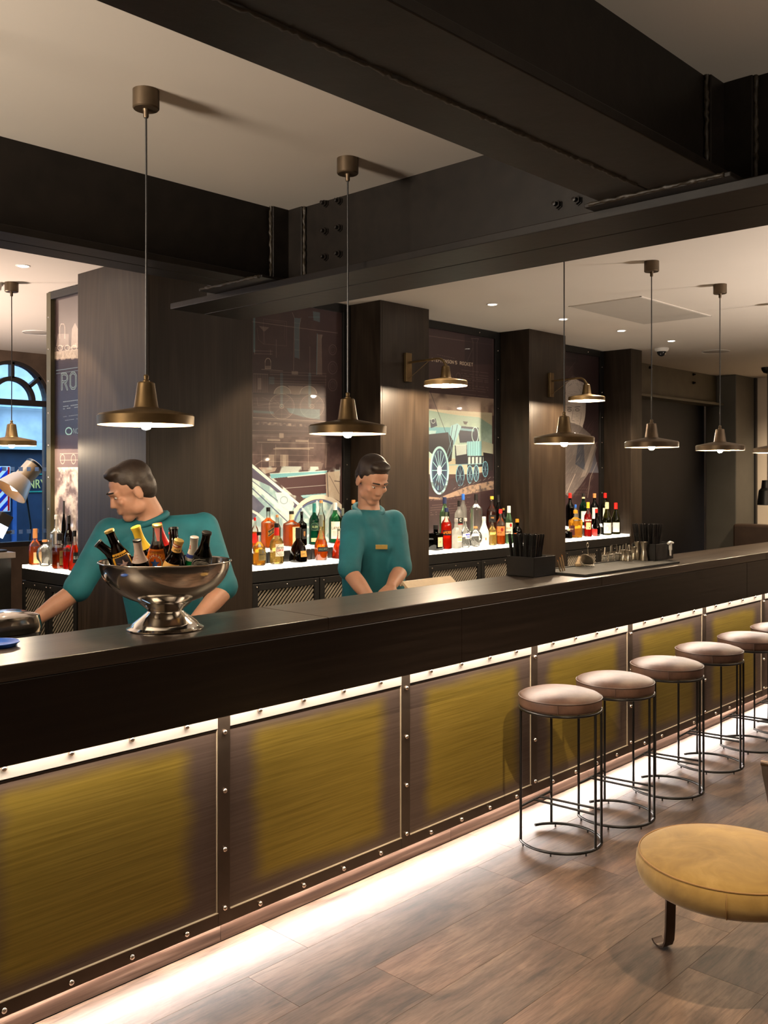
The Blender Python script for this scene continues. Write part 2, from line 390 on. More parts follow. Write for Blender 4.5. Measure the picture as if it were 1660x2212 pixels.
# ================================================================== LARGE STRUCTURE
CZ = 2.915
st = lambda o, label=None: tag(o, label, None, None, 'structure')
floor = st(box('floor', (-3.5, 12.6, -4.2, 9.6, -0.12, -0.008), flat('floor_joint', (0.02, 0.013, 0.01), 0.7)), 'dark wood floor of wide brown planks')
PW, PL = 0.256, 1.22
plank_mesh = MB().box(-PL/2+0.0007, PL/2-0.0007, -PW/2+0.0006, PW/2-0.0006, -0.008, 0).mesh('plank')
def plank_mat():
    """worn oak: cloudy brown and rosy patches along the board, fine dark grain, each board its own tone"""
    t = NT('floor_plank_oak'); p = t.pbsdf((0.1, 0.06, 0.04), 0.46); p.inputs['Specular IOR Level'].default_value = 0.25
    oi = t.n('ShaderNodeObjectInfo'); mu = t.n('ShaderNodeMath', operation='MULTIPLY'); mu.inputs[1].default_value = 60; t.l(oi.outputs['Random'], mu.inputs[0])
    def mp(sc_):
        m = t.mapping(sc_); t.l(mu.outputs[0], m.inputs['Location']); return m
    n1 = t.noise(mp((2.2, 7.5, 1)), 1.0, 5, 0.62, 0.9); n2 = t.noise(mp((5, 60, 1)), 1.0, 4, 0.65, 0.5); n3 = t.noise(mp((1.3, 4.0, 1)), 1.0, 3, 0.5, 0.6); n4 = t.noise(mp((18, 240, 1)), 1.0, 2, 0.6)
    c1 = t.ramp(n1.outputs[0], [(0.30, (0.034, 0.020, 0.013)), (0.50, (0.086, 0.055, 0.037)), (0.68, (0.148, 0.096, 0.065))])
    c2 = t.ramp(n3.outputs[0], [(0.52, (0, 0, 0)), (0.70, (1, 1, 1))])
    mx = t.n('ShaderNodeMix', data_type='RGBA'); f = t.n('ShaderNodeMath', operation='MULTIPLY'); f.inputs[1].default_value = 0.55; t.l(c2.outputs[0], f.inputs[0]); t.l(f.outputs[0], mx.inputs[0])
    t.l(c1.outputs[0], mx.inputs[6]); mx.inputs[7].default_value = (0.180, 0.102, 0.068, 1)
    gr = t.ramp(n2.outputs[0], [(0.34, (0.45, 0.42, 0.40)), (0.52, (1, 1, 1)), (0.75, (1.15, 1.1, 1.05))])
    m2 = t.n('ShaderNodeMix', data_type='RGBA', blend_type='MULTIPLY'); m2.inputs[0].default_value = 0.8; t.l(mx.outputs[2], m2.inputs[6]); t.l(gr.outputs[0], m2.inputs[7])
    g4 = t.ramp(n4.outputs[0], [(0.35, (0.7, 0.7, 0.7)), (0.6, (1.05, 1.05, 1.05))]); m3 = t.n('ShaderNodeMix', data_type='RGBA', blend_type='MULTIPLY'); m3.inputs[0].default_value = 0.6; t.l(m2.outputs[2], m3.inputs[6]); t.l(g4.outputs[0], m3.inputs[7])
    hs = t.n('ShaderNodeHueSaturation'); mr = t.n('ShaderNodeMapRange'); mr.inputs[3].default_value = 0.85; mr.inputs[4].default_value = 1.18
    t.l(oi.outputs['Random'], mr.inputs[0]); t.l(mr.outputs[0], hs.inputs['Value']); t.l(m3.outputs[2], hs.inputs['Color']); t.l(hs.outputs[0], p.inputs['Base Color'])
    b = t.bump(n2.outputs[0], 0.12, 0.002); t.l(b.outputs[0], p.inputs['Normal']); return t.m
plank_mesh.materials.append(plank_mat())
joint = {0: 3.185, 1: 3.52, 2: 2.845, 3: 3.35, 4: 3.02, 5: 2.75, 6: 3.3}
for k in range(-1, 9):
    yc = 2.479-PW*(k+0.5)
    for j in range(-3, 5):
        x0 = joint.get(k, 2.6+0.37*k % 1.22)+PL*j
        if -0.6 < x0 < 8.3: link('plank', plank_mesh, None, floor, (x0+PL/2, yc, 0))
ceil_mb = MB().box(-3.5, 12.6, -4.2, 9.6, CZ, CZ+0.15)
ceiling = st(obj('ceiling', ceil_mb, M_ceil), 'smooth warm white plaster ceiling')
st(box('wall_back', (3.05, 8.75, 5.10, 5.30, 0, CZ), M_brownwall), 'dark wall behind the bottle shelves')
st(box('wall_right', (12.32, 12.5, -4.2, 9.6, 0, CZ), M_cream), 'cream end wall at the far end of the bar')
st(box('wall_left', (-3.5, -3.3, -4.2, 9.6, 0, CZ), M_cream))
st(box('wall_front', (-3.5, 12.5, -4.2, -4.0, 0, CZ), M_brownwall))
st(box('wall_alcove', (8.80, 11.70, 5.42, 5.55, 0, CZ), M_navy), 'dark navy wall beyond the last oak column')
st(box('wall_partition', (3.205, 3.27, 5.50, 6.22, 0, CZ), M_brownwall), 'narrow partition wall carrying the left poster')
# window wall (arched windows to the dusk street)
WY = 9.4
def arch_wall(mb, x0, x1, xc, r, spring, sill, y0, y1):
    mb.box(x0, x1, y0, y1, 0, sill); mb.box(x0, xc-r, y0, y1, sill, CZ); mb.box(xc+r, x1, y0, y1, sill, CZ)
    poly = [(xc-r, CZ), (xc-r, spring)]+[(xc+r*math.cos(PI-PI*i/20), spring+r*math.sin(PI*i/20)) for i in range(1, 20)]+[(xc+r, spring), (xc+r, CZ)]
    for (a, b), (c, d) in zip(poly[1:], poly[2:-1]):
        mb.prism([(a, b), (c, d), (c, CZ), (a, CZ)], 1, y0, y1)
WXC, WR, WSP, WSILL = 4.44, 0.405, 2.415, 0.92
wmb = MB()
for i, xc in enumerate((-0.56, 0.69, 1.94, 3.19, WXC)):
    arch_wall(wmb, xc-0.625, xc+0.625, xc, WR, WSP, WSILL, WY, WY+0.2)
wmb.box(WXC+0.625, 12.5, WY, WY+0.2, 0, CZ); wmb.box(-3.5, -0.56-0.625, WY, WY+0.2, 0, CZ)
st(obj('wall_window', wmb, M_brownwall), 'dark brown wall with arched windows to the street')
# the arched window in view
M_frame = flat('dark_window_frame', (0.035, 0.03, 0.03), 0.45, 0, 0.15, 8)
win = st(thing('window_1', 'arched window with dark glazing bars looking onto the street', None, (WXC, WY, WSILL)))
h = WSP-WSILL
fm = MB()
fm.box(-WR, -WR+0.03, 0.02, 0.10, 0, h); fm.box(WR-0.03, WR, 0.02, 0.10, 0, h); fm.box(-WR, WR, 0.02, 0.10, 0, 0.05)
N = 24
def ring(mb, r0, r1, y0, y1, z):
    for i in range(N):
        a, b = PI*i/N, PI*(i+1)/N
        mb.prism([(r0*math.cos(a), z+r0*math.sin(a)), (r1*math.cos(a), z+r1*math.sin(a)), (r1*math.cos(b), z+r1*math.sin(b)), (r0*math.cos(b), z+r0*math.sin(b))], 1, y0, y1)
ring(fm, WR-0.035, WR, 0.02, 0.10, h)
obj('window_frame', fm, M_frame, win)
box('transom', (-WR, WR, 0.015, 0.10, h-0.045, h+0.012), M_frame, win)
gm = MB(); ring(gm, 0.20, 0.245, 0.02, 0.09, h); obj('arched_glazing_bar', gm, M_frame, win)
for a in (40, 90, 140):
    c, s = math.cos(math.radians(a)), math.sin(math.radians(a)); g = MB()
    nx, nz = -s*0.018, c*0.018
    g.prism([(0.23*c+nx, h+0.23*s+nz), (0.23*c-nx, h+0.23*s-nz), (0.39*c-nx, h+0.39*s-nz), (0.39*c+nx, h+0.39*s+nz)], 1, 0.02, 0.09)
    obj('glazing_bar', g, M_frame, win)
def clear_glass():
    t = NT('window_glass'); tr = t.n('ShaderNodeBsdfTransparent'); tr.inputs[0].default_value = (0.86, 0.92, 0.97, 1)
    gl = t.n('ShaderNodeBsdfGlossy'); gl.inputs['Roughness'].default_value = 0.02; fr = t.n('ShaderNodeFresnel'); fr.inputs[0].default_value = 1.4
    nz = t.noise(t.mapping((1, 1, 1)), 2.5, 2); b = t.bump(nz.outputs[0], 0.03, 0.02); t.l(b.outputs[0], gl.inputs['Normal'])
    m = t.n('ShaderNodeMixShader'); t.l(fr.outputs[0], m.inputs[0]); t.l(tr.outputs[0], m.inputs[1]); t.l(gl.outputs[0], m.inputs[2]); t.l(m.outputs[0], t.out.inputs[0]); return t.m
M_glass = clear_glass()
box('lower_pane', (-WR+0.03, WR-0.03, 0.052, 0.058, 0.05, h-0.045), M_glass, win)
pm = MB(); pm.prism([(0.37*math.cos(PI*i/20), h+0.012+0.37*math.sin(PI*i/20)) for i in range(21)], 1, 0.052, 0.058)
obj('arched_pane', pm, M_glass, win)
M_frost = glass('frosted_film', (0.9, 0.93, 1.0), 0.8, 0.4, (0.9, 0.93, 1.0))
for zz in (0.775, 0.13):
    for k in range(9):
        x = -0.36+0.087*k
        box('frosted_square', (x, x+0.042, 0.046, 0.0515, zz, zz+0.042), M_frost, win)
# street beyond
fac = thing('shop_building', 'building across the street, pale render above a navy shopfront', 'building', (4.5, 13.2, 0))
def stone():
    t = NT('pale_render'); p = t.pbsdf((0.6, 0.6, 0.6), 0.9); n = t.noise(t.mapping((1, 1, 1)), 1.4, 5, 0.6)
    r = t.ramp(n.outputs[0], [(0.35, (0.40, 0.42, 0.42)), (0.6, (0.72, 0.72, 0.70))]); t.l(r.outputs[0], p.inputs['Base Color']); return t.m
box('wall', (-6, 8, 0.15, 1.0, 0, 7), stone(), fac)
M_shop = flat('navy_shopfront_paint', (0.016, 0.030, 0.055), 0.4, 0, 0.4, 2)
box('shopfront', (-6, 8, 0.0, 0.16, 0, 2.02), M_shop, fac, 0.01)
box('cornice', (-6, 8, -0.14, 0.1, 2.02, 2.12), flat('pale_cornice', (0.5, 0.6, 0.62), 0.6), fac)
box('ledge', (-6, 8, -0.05, 0.1, 2.62, 2.68), flat('pale_cornice', (0.5, 0.6, 0.62), 0.6), fac)
box('sign_band_line', (-2, 4, -0.02, 0.02, 1.405, 1.425), flat('teal_line', (0.02, 0.25, 0.16), 0.5), fac)
box('sign_band_edge', (-2, 4, -0.02, 0.02, 1.66, 1.675), flat('teal_line', (0.02, 0.25, 0.16), 0.5), fac)
for k in range(8): box('shopfront_mullion', (-1.6+k*0.55, -1.54+k*0.55, -0.04, 0.02, 0.1, 1.38), flat('blue_mullion', (0.04, 0.10, 0.26), 0.4), fac)
def text_mesh(name, body, size, mat, parent, loc, rot, extr=0.006):
    cu = bpy.data.curves.new(name, 'FONT'); cu.body = body; cu.size = size; cu.extrude = extr; cu.align_x = 'LEFT'
    tmp = bpy.data.objects.new(name, cu); C.objects.link(tmp)
    dg = bpy.context.evaluated_depsgraph_get(); me = bpy.data.meshes.new_from_object(tmp.evaluated_get(dg))
    C.objects.unlink(tmp); bpy.data.objects.remove(tmp)
    me.materials.clear(); return link(name, me, mat, parent, loc, rot)
M_goldtext = flat('gold_letters', (0.75, 0.60, 0.16), 0.4, 0, 0.05, 5)
text_mesh('sign_lettering', 'HENRY', 0.185, M_goldtext, fac, (onY(36, 13.15)-4.5, -0.045, 1.465), (PI/2, 0, 0)).scale = (0.74, 1, 1)
text_mesh('sign_letter', 'H', 0.22, flat('pale_letters', (0.55, 0.75, 0.75), 0.5), fac, (onY(98, 13.15)-4.5, -0.045, 1.74), (PI/2, 0, 0))
st(box('street_ground', (-6, 14, 9.6, 14.5, -0.2, -0.05), flat('asphalt', (0.05, 0.05, 0.055), 0.8)))
# barber stripe poster on the shopfront and the lit window lamp
stripe = Canvas(90, 200, (0.75, 0.05, 0.06))
for k in range(-2, 8):
    y = k*46
    stripe.fill([(10, y+60), (80, y-10), (80, y+12), (10, y+82)], (0.85, 0.88, 0.95)); stripe.fill([(10, y+82), (80, y+12), (80, y+32), (10, y+102)], (0.05, 0.20, 0.62))
sp = thing('barber_poster', 'red, white and blue striped poster in the shopfront across the street', 'poster', (onY(6, 13.1), 13.1, 1.15))
quad_uv('print', [(-0.16, 0, 0), (0.10, 0, 0), (0.10, 0, 0.62), (-0.16, 0, 0.62)], print_mat('barber_stripe_print', stripe.image('barber_stripe')), sp)
box('backing_board', (-0.17, 0.11, 0.004, 0.02, -0.01, 0.63), M_white, sp)
# oversized task lamp standing in the window
tl = thing('task_lamp', 'big tan task lamp with a tilted shade standing in the arched window', 'lamp', (onY(50, 9.86), 9.86, 0.0))
M_tan = flat('tan_lamp_enamel', (0.70, 0.36, 0.15), 0.4, 0, 0.06, 4)
R45 = Matrix.Translation((0.0, 0, 1.62)) @ Matrix.Rotation(math.radians(-137), 4, 'Y')
obj('lamp_shade', MB().lathe([(0.085, -0.21), (0.10, -0.20), (0.10, 0.0), (0.12, 0.02), (0.185, 0.20), (0.178, 0.20), (0.11, 0.02), (0.0, 0.0)], 28, M=R45), M_tan, tl, 40)
obj('shade_band', MB().lathe([(0.102, -0.195), (0.104, -0.195), (0.104, -0.175), (0.102, -0.175)], 28, M=R45), M_blackmetal, tl, 40)
obj('lit_bulb', MB().lathe([(0.0, 0.06), (0.05, 0.09), (0.05, 0.15), (0.0, 0.18)], 14, M=R45), emit('task_bulb', (1, .85, .65), 6), tl, 60)
obj('lamp_arm', MB().tube([(0.02, 0.0, 1.55), (0.10, 0.03, 1.1), (0.02, 0.03, 0.05)], 0.012, 8), M_blackmetal, tl, 40)
obj('lamp_base', MB().lathe([(0.17, 0.0), (0.17, 0.02), (0.05, 0.05), (0.0, 0.05)], 24), M_blackmetal, tl, 40)
box('pavement_slab', (3.0, 6.2, 9.6, 10.3, -0.06, 0.0), flat('pavement', (0.2, 0.2, 0.2), 0.8))
tag(bpy.data.objects['pavement_slab'], 'grey pavement slab outside the arched window', None, None, 'structure')

# columns
def column(x0, x1, y0, y1, label):
    c = thing('column', label, 'column', ((x0+x1)/2, (y0+y1)/2, 0), kind='structure')
    hx, hy = (x1-x0)/2, (y1-y0)/2
    box('core', (-hx+0.02, hx-0.02, -hy+0.02, hy, 0, CZ), M_oak, c)
    box('front_board', (-hx+0.021, hx, -hy, -hy+0.02, 0, CZ), M_oak, c, 0.002)
    box('side_board', (-hx, -hx+0.02, -hy, hy, 0, CZ), M_oak, c, 0.002)
    return c
column(3.017, 3.79, 4.735, 5.51, 'broad oak clad column standing behind the beer bowl')
column(4.96, 5.497, 4.735, 5.12, 'oak clad column with the first brass wall lamp')
column(6.82, 7.39, 4.735, 5.12, 'oak clad column with the second brass wall lamp')
column(8.58, 8.80, 4.735, 5.45, 'last oak clad column, plain, beside the navy wall')
cr = thing('column', 'olive grey painted column at the far end, left of the cream wall', 'column', (11.98, 5.2, 0), kind='structure')
box('shaft', (-0.28, 0.28, -0.2, 0.2, 0, CZ), M_olive, cr, 0.01)
box('corner_post', (0.28, 0.34, -0.22, 0.2, 0, CZ), M_blackmetal, cr, 0.004)
# column 1 front: narrow edge strip
# ------------------------------------------------------------------ steel beams
BOLT = MB().lathe([(0.019, 0), (0.019, 0.006), (0.0155, 0.006), (0.0155, 0.018), (0.009, 0.018), (0.009, 0.034), (0.0, 0.036)], 6).mesh('bolt', 30)
BOLT.materials.append(M_steel)
def weld(name, p0, p1, r, parent, seed=0):
    rnd = random.Random(seed); p0, p1 = Vector(p0), Vector(p1); L = (p1-p0).length; n = max(6, int(L/0.012))
    pts = [p0.lerp(p1, i/n)+Vector((rnd.uniform(-1, 1), rnd.uniform(-1, 1), rnd.uniform(-1, 1)))*r*0.22 for i in range(n+1)]
    rs = [r*rnd.uniform(0.65, 1.2) for _ in pts]
    return obj(name, MB().tube(pts, rs, 6), M_weld, parent, 60)
zB, zA = 2.493, 2.533
bB = thing('steel_beam', 'black steel cross beam with six bolts, running over the bar', 'beam', (3.0, 1.6, zB), kind='structure')
# local frame of bB: origin (3.0, 1.6, zB)
Y0, Y1 = -3.0-1.6, 4.11-1.6
box('flange_plate', (-0.24, -0.035, Y0, Y1, 0, 0.03), M_steel, bB, 0.003)
box('flange_plate', (-0.031, 0.22, Y0, Y1, 0.0, 0.03), M_steel, bB, 0.003)
box('web', (0.0, 0.03, Y0, Y1+0.02, 0.03, CZ-zB), M_steel, bB)
for x, y in ((705, 440), (735, 435), (705, 500), (735, 493), (705, 556), (735, 549), (1207, 443), (1250, 434)):
    u = (x-U0)/FPX; Yb = onX(x, 3.0); z = zof(y, 3.0, Yb)
    link('bolt', BOLT, None, bB, (0, Yb-1.6, z-zB), (0, -PI/2, 0))
# cleats where the long beams meet the cross beam
def cleat(yw, ydir, za):
    """angle cleat in the corner of web X=3 and web Y=yw (local to bB); ydir = side the camera sees"""
    y0 = yw-1.6
    m = MB()
    m.box(-0.022, 0.0, min(y0, y0+ydir*0.115), max(y0, y0+ydir*0.115), za, CZ-zB)
    m.box(-0.115, 0.0, min(y0, y0+ydir*0.022), max(y0, y0+ydir*0.022), za, CZ-zB)
    obj('angle_cleat', m, M_steel, bB, bevel=0.003)
    weld('weld_bead', (-0.008, y0+ydir*0.119, za), (-0.008, y0+ydir*0.119, CZ-zB), 0.009, bB, 3)
    weld('weld_bead', (-0.119, y0+ydir*0.008, za), (-0.119, y0+ydir*0.008, CZ-zB), 0.009, bB, 4)
cleat(3.47, -1, 0.06); cleat(1.335, -1, 0.06)
# seats
box('seat_plate', (-0.33, 0.0, 3.27-1.6, 3.74-1.6, 0.03, 0.042), M_steel, bB, 0.003)
box('seat_plate', (-0.30, 0.0, 1.17-1.6, 1.66-1.6, 0.028, 0.042), M_steel, bB, 0.003)
weld('weld_bead', (-0.30, 1.19-1.6, 0.036), (-0.30, 1.64-1.6, 0.036), 0.008, bB, 9)
weld('weld_bead', (-0.33, 3.29-1.6, 0.036), (-0.33, 3.72-1.6, 0.036), 0.008, bB, 8)
bA = thing('steel_beam', 'black steel beam along the room at left, over the bowl', 'beam', (0.0, 3.5, zA), kind='structure')
box('flange_plate', (-3.3, 2.98, -0.13, -0.003, 0, 0.028), M_steel, bA, 0.003)
box('flange_plate', (-3.3, 2.98, 0.001, 0.13, 0, 0.028), M_steel, bA, 0.003)
box('web', (-3.3, 2.99, -0.02, 0.02, 0.028, CZ-zA), M_steel, bA)
bC = thing('steel_beam', 'big black steel beam in front with a weld seam underneath', 'beam', (0.0, 1.41, zA), kind='structure')
box('flange_plate', (-3.3, 2.98, -0.2, 0.02, 0, 0.028), M_steel, bC, 0.003)
box('flange_plate', (-3.3, 2.98, 0.024, 0.197, 0.0, 0.028), M_steel, bC, 0.003)
box('web', (-3.3, 2.99, -0.075, -0.045, 0.028, CZ-zA), M_steel, bC)
box('web', (-3.3, 2.99, 0.06, 0.09, 0.028, CZ-zA), M_steel, bC)
weld('weld_seam', (-0.5, 0.022, 0.001), (2.62, 0.022, 0.001), 0.0085, bC, 5)
bE = thing('steel_beam', 'olive painted steel beam beyond the last oak column', 'beam', (8.8, 5.25, 2.53), kind='structure')
box('web', (0.0, 2.88, 0.0, 0.12, 0.03, CZ-2.53), M_steel_e, bE)
box('flange_plate', (0.0, 2.88, -0.10, 0.12, 0.0, 0.03), M_steel_e, bE, 0.003)
for x, y in ((1404, 794), (1498, 809), (1498, 827)):
    link('bolt', BOLT, None, bE, (onY(x, 5.25)-8.8, 0, zof(y, onY(x, 5.25), 5.25)-2.53), (PI/2, 0, 0), 0)
# ================================================================== BAR COUNTER
XL, XR = 0.2, 8.6
DF, DP, DK, DBK = 2.45, 2.68, 2.74, 2.83
ZT, ZF = 1.15, 0.881
bar = thing('bar_counter', 'long dark oak bar counter faced with riveted brass panels', 'bar counter', (XL, DF, 0))
def bb(name, x0, x1, y0, y1, z0, z1, mat, bev=0): return box(name, (x0-XL, x1-XL, y0-DF, y1-DF, z0, z1), mat, bar, bev)
xs = [XL, 2.5-0.2, 4.15, 6.2, XR]
for a, b in zip(xs, xs[1:]):
    bb('top_board', a+0.0005, b-0.0005, DF, DBK, ZT-0.045, ZT, M_bartop, 0.003)
xs = [XL, 3.05, 5.9, XR]
for a, b in zip(xs, xs[1:]):
    bb('fascia_board', a+0.0005, b-0.0005, DF+0.001, DF+0.045, ZF, ZT-0.046, M_bar, 0.003)
bb('fascia_light_stop', XL, XR, DF+0.0455, DF+0.052, ZF+0.002, ZT-0.071, M_blackmetal)  # added unseen board, stops LED light leaking through the fascia joints
bb('soffit_board', XL, XR, DF+0.053, DBK, ZT-0.07, ZT-0.046, M_bar)
bb('carcass', XL, XR, DP+0.012, DBK-0.02, 0.10, ZT-0.07, M_blackmetal)
xs = [XL, 0.9, 2.05, 3.33, 4.5, 5.7, 6.9, XR]
for a, b in zip(xs, xs[1:]): bb('kickboard', a+0.001, b-0.001, DK, DK+0.02, 0.0, 0.10, M_kick)
bb('floor_led_strip', XL, XR, DK-0.012, DK-0.001, 0.074, 0.088, M_ledf)
bb('fascia_led_strip', XL, XR, DP-0.075, DP-0.06, 0.895, 0.903, M_led)
rivet_m = MB().lathe([(0.0095, 0), (0.0095, 0.004), (0.008, 0.009), (0.004, 0.012), (0, 0.0128)], 10).mesh('rivet', 50); rivet_m.materials.append(M_rivet)
def rivet(x, z): link('rivet', rivet_m, None, bar, (x-XL, DP-0.004-DF, z), (PI/2, 0, 0))
ZP0, ZP1 = 0.137, 0.775
for k in range(-2, 8):
    xp = 2.017+0.941*k
    if XL < xp < XR-0.05:
        bb('vertical_strip', xp-0.026, xp+0.026, DP-0.005, DP+0.004, 0.092, 1.07, M_bronze, 0.0012)
        for z in (0.760, 0.556, 0.353, 0.150): rivet(xp, z)
    x0, x1 = max(XL, xp+0.026), min(XR, xp+0.941-0.026)
    if x1-x0 > 0.1 and x0 < XR:
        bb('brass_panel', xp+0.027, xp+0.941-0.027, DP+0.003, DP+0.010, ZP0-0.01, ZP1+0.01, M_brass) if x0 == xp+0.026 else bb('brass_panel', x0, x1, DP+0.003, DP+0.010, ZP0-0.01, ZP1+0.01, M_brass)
        bb('top_strip', x0, x1, DP-0.004, DP+0.006, ZP1, 1.07, M_topstrip, 0.001)
        bb('bottom_strip', x0, x1, DP-0.004, DP+0.006, 0.092, ZP0, M_bronze, 0.001)
        bb('glint_bead', x0, x1, DP-0.0065, DP+0.003, ZP0, ZP0+0.0022, M_bead)  # thin bead bars carrying the painted glint at panel foot and side
        bb('glint_bead', x1-0.003, x1-0.0012, DP-0.003, DP+0.003, ZP0, ZP1, M_bead)
        bb('shadow_gap', x0, x1, DP-0.001, DP+0.003, ZP1-0.006, ZP1, M_blackmetal)
        for q in (0.157, 0.366, 0.575, 0.784):
            if XL < xp+q < XR: rivet(xp+q, 0.808); rivet(xp+q, 0.114)

# ================================================================== BACK BAR
SZ = 1.066
def mesh_door(parent, x0, x1, z0, z1, y):
    """framed door with slanting wire mesh; local coordinates of parent"""
    d = MB(); fw = 0.045
    d.box(x0, x0+fw, y, y+0.03, z0, z1); d.box(x1-fw, x1, y, y+0.03, z0, z1); d.box(x0+fw, x1-fw, y, y+0.03, z1-fw, z1); d.box(x0+fw, x1-fw, y, y+0.03, z0, z0+fw)
    door = obj('door', d, M_blackmetal, parent, bevel=0.002)
    w = MB(); a0, a1, b0, b1 = x0+fw, x1-fw, z0+fw, z1-fw; H = b1-b0; s = 0.032; k = a0-H
    while k < a1:
        p, q = (k, b0), (k+H, b1)
        if p[0] < a0: p = (a0, b0+(a0-k))
        if q[0] > a1: q = (a1, b0+(a1-k))
        if q[0]-p[0] > 0.01:
            n = 0.0040
            w.prism([(p[0]-n, p[1]+n), (p[0]+n, p[1]-n), (q[0]+n, q[1]-n), (q[0]-n, q[1]+n)], 1, y+0.006, y+0.011)
        k += s
    tag(obj('wire_mesh', w, M_meshwire, door), kind='stuff')
    for zz in (z0+0.022, z1-0.022):
        for f in (0.06, 0.5, 0.94):
            link('bolt', small_bolt, None, door, (x0+(x1-x0)*f, y, zz), (PI/2, 0, 0))
M_meshwire = flat('bright_mesh_wire', (0.42, 0.36, 0.28), 0.35, 0.6, 0.1, 30)
small_bolt = MB().lathe([(0.006, 0), (0.005, 0.003), (0, 0.0045)], 8).mesh('bolt', 50); small_bolt.materials.append(M_rivet)
def back_unit(x0, x1, label):
    u = thing('back_bar_cabinet', label, 'cabinet', (x0, 4.745, 0)); L = x1-x0
    c = MB(); c.box(0, 0.03, 0.03, 0.285, 0, SZ-0.03); c.box(L-0.03, L, 0.03, 0.285, 0, SZ-0.03); c.box(0.03, L-0.03, 0.265, 0.285, 0, SZ-0.03); c.box(0.03, L-0.03, 0.03, 0.265, 0, 0.06)
    obj('carcass', c, M_blackmetal, u)
    box('head_rail', (0, L, 0.0, 0.285, SZ-0.10, SZ-0.022), M_blackmetal, u, 0.003)
    nd = max(2, round(L/0.6))
    for k in range(nd): mesh_door(u, L*k/nd+0.004, L*(k+1)/nd-0.004, 0.08, SZ-0.106, 0.0)
    box('lit_lower_shelf', (0.004, L-0.004, 0.002, 0.16, SZ-0.022, SZ), M_shelf, u)
    r = MB()
    for k in range(int(L/0.13)+1):
        a = k*0.13; r.box(a+0.006, min(a+0.122, L-0.004), 0.163, 0.172, SZ, SZ+0.075)
    obj('riser_panel', r, M_blackmetal, u)
    box('lit_upper_shelf', (0.004, L-0.004, 0.162, 0.287, SZ+0.078, SZ+0.095), M_shelf, u)
    return u
units = [back_unit(3.795, 4.955, 'back bar cabinet with mesh doors below the blueprint poster'),
         back_unit(5.502, 6.815, 'back bar cabinet with mesh doors below the locomotive poster'),
         back_unit(7.395, 8.575, 'back bar cabinet with mesh doors below the portrait poster')]
# left return shelf, along Y, in front of the partition
LZ = 1.04
lu = thing('back_bar_cabinet', 'return cabinet with mesh doors below the left poster', 'cabinet', (3.017, 6.27, 0), -PI/2)
box('carcass', (0, 0.75, 0.03, 0.15, 0, LZ-0.03), M_blackmetal, lu)
box('head_rail', (0, 0.75, 0.0, 0.15, LZ-0.10, LZ-0.022), M_blackmetal, lu, 0.003)
box('lit_lower_shelf', (0.004, 0.745, 0.002, 0.15, LZ-0.022, LZ), M_shelf, lu)
for k in range(2): mesh_door(lu, 0.375*k+0.004, 0.375*(k+1)-0.004, 0.08, LZ-0.106, 0.0)
# window counter at the far left
wc = thing('window_counter', 'grey topped service counter below the arched window', 'counter', (1.2, 6.32, 0))
box('worktop', (0, 1.80, 0, 0.55, 1.085, 1.125), flat('grey_worktop', (0.20, 0.17, 0.15), 0.35, 0, 0.2, 6), wc, 0.004)
box('front_panel', (0.02, 1.78, 0.03, 0.5, 0.0, 1.085), M_blackmetal, wc)

# ================================================================== POSTERS
def poster_T(x0, x1, z0, z1, w, h, Y=None, X=None):
    """photo direction -> pixel of the print lying on the wall plane"""
    def T(px, py):
        if Y is not None: a = onY(px, Y); zz = zof(py, a, Y); s = (a-x0)/(x1-x0)
        else: b = onX(px, X); zz = zof(py, X, b); s = (x0-b)/(x0-x1)
        return s*w, (z1-zz)/(z1-z0)*h
    return T
def grime(cv, seed=2, al=0.10):
    n = cv.r.rand(cv.h, cv.w, 1)*al; cv.a = cv.a*(1-al/2)+n*cv.a
PY = 5.06
def frame_poster(name, label, x0, x1, img):
    p = thing(name, label, 'poster', ((x0+x1)/2, PY, 1.12)); h = (x1-x0)/2; H = CZ-0.005-1.12
    quad_uv('print', [(-h+0.05, 0, 0), (h-0.07, 0, 0), (h-0.07, 0, H-0.06), (-h+0.05, 0, H-0.06)], print_mat(name+'_print', img, 0.55, 0.08), p)
    box('backing_board', (-h, h, 0.004, 0.03, -0.1, H), M_blackmetal, p)
    box('frame_bar', (h-0.07, h, -0.022, 0.004, -0.1, H), M_blackmetal, p, 0.002)
    box('frame_bar', (-h, -h+0.05, -0.022, 0.004, -0.1, H), M_blackmetal, p, 0.002)
    box('frame_bar', (-h+0.05, h-0.07, -0.022, 0.004, H-0.06, H), M_blackmetal, p, 0.002)
    for k in range(7): link('bolt', small_bolt, None, p, (h-0.035, -0.022, 0.1+k*0.255), (PI/2, 0, 0))
    for k in range(2): link('bolt', small_bolt, None, p, (-h+0.3+k*(2*h-0.6), -0.022, H-0.03), (PI/2, 0, 0))
    return p
def off(ox, oy, sc_):
    return lambda x, y: (ox+x/sc_, oy+y/sc_)
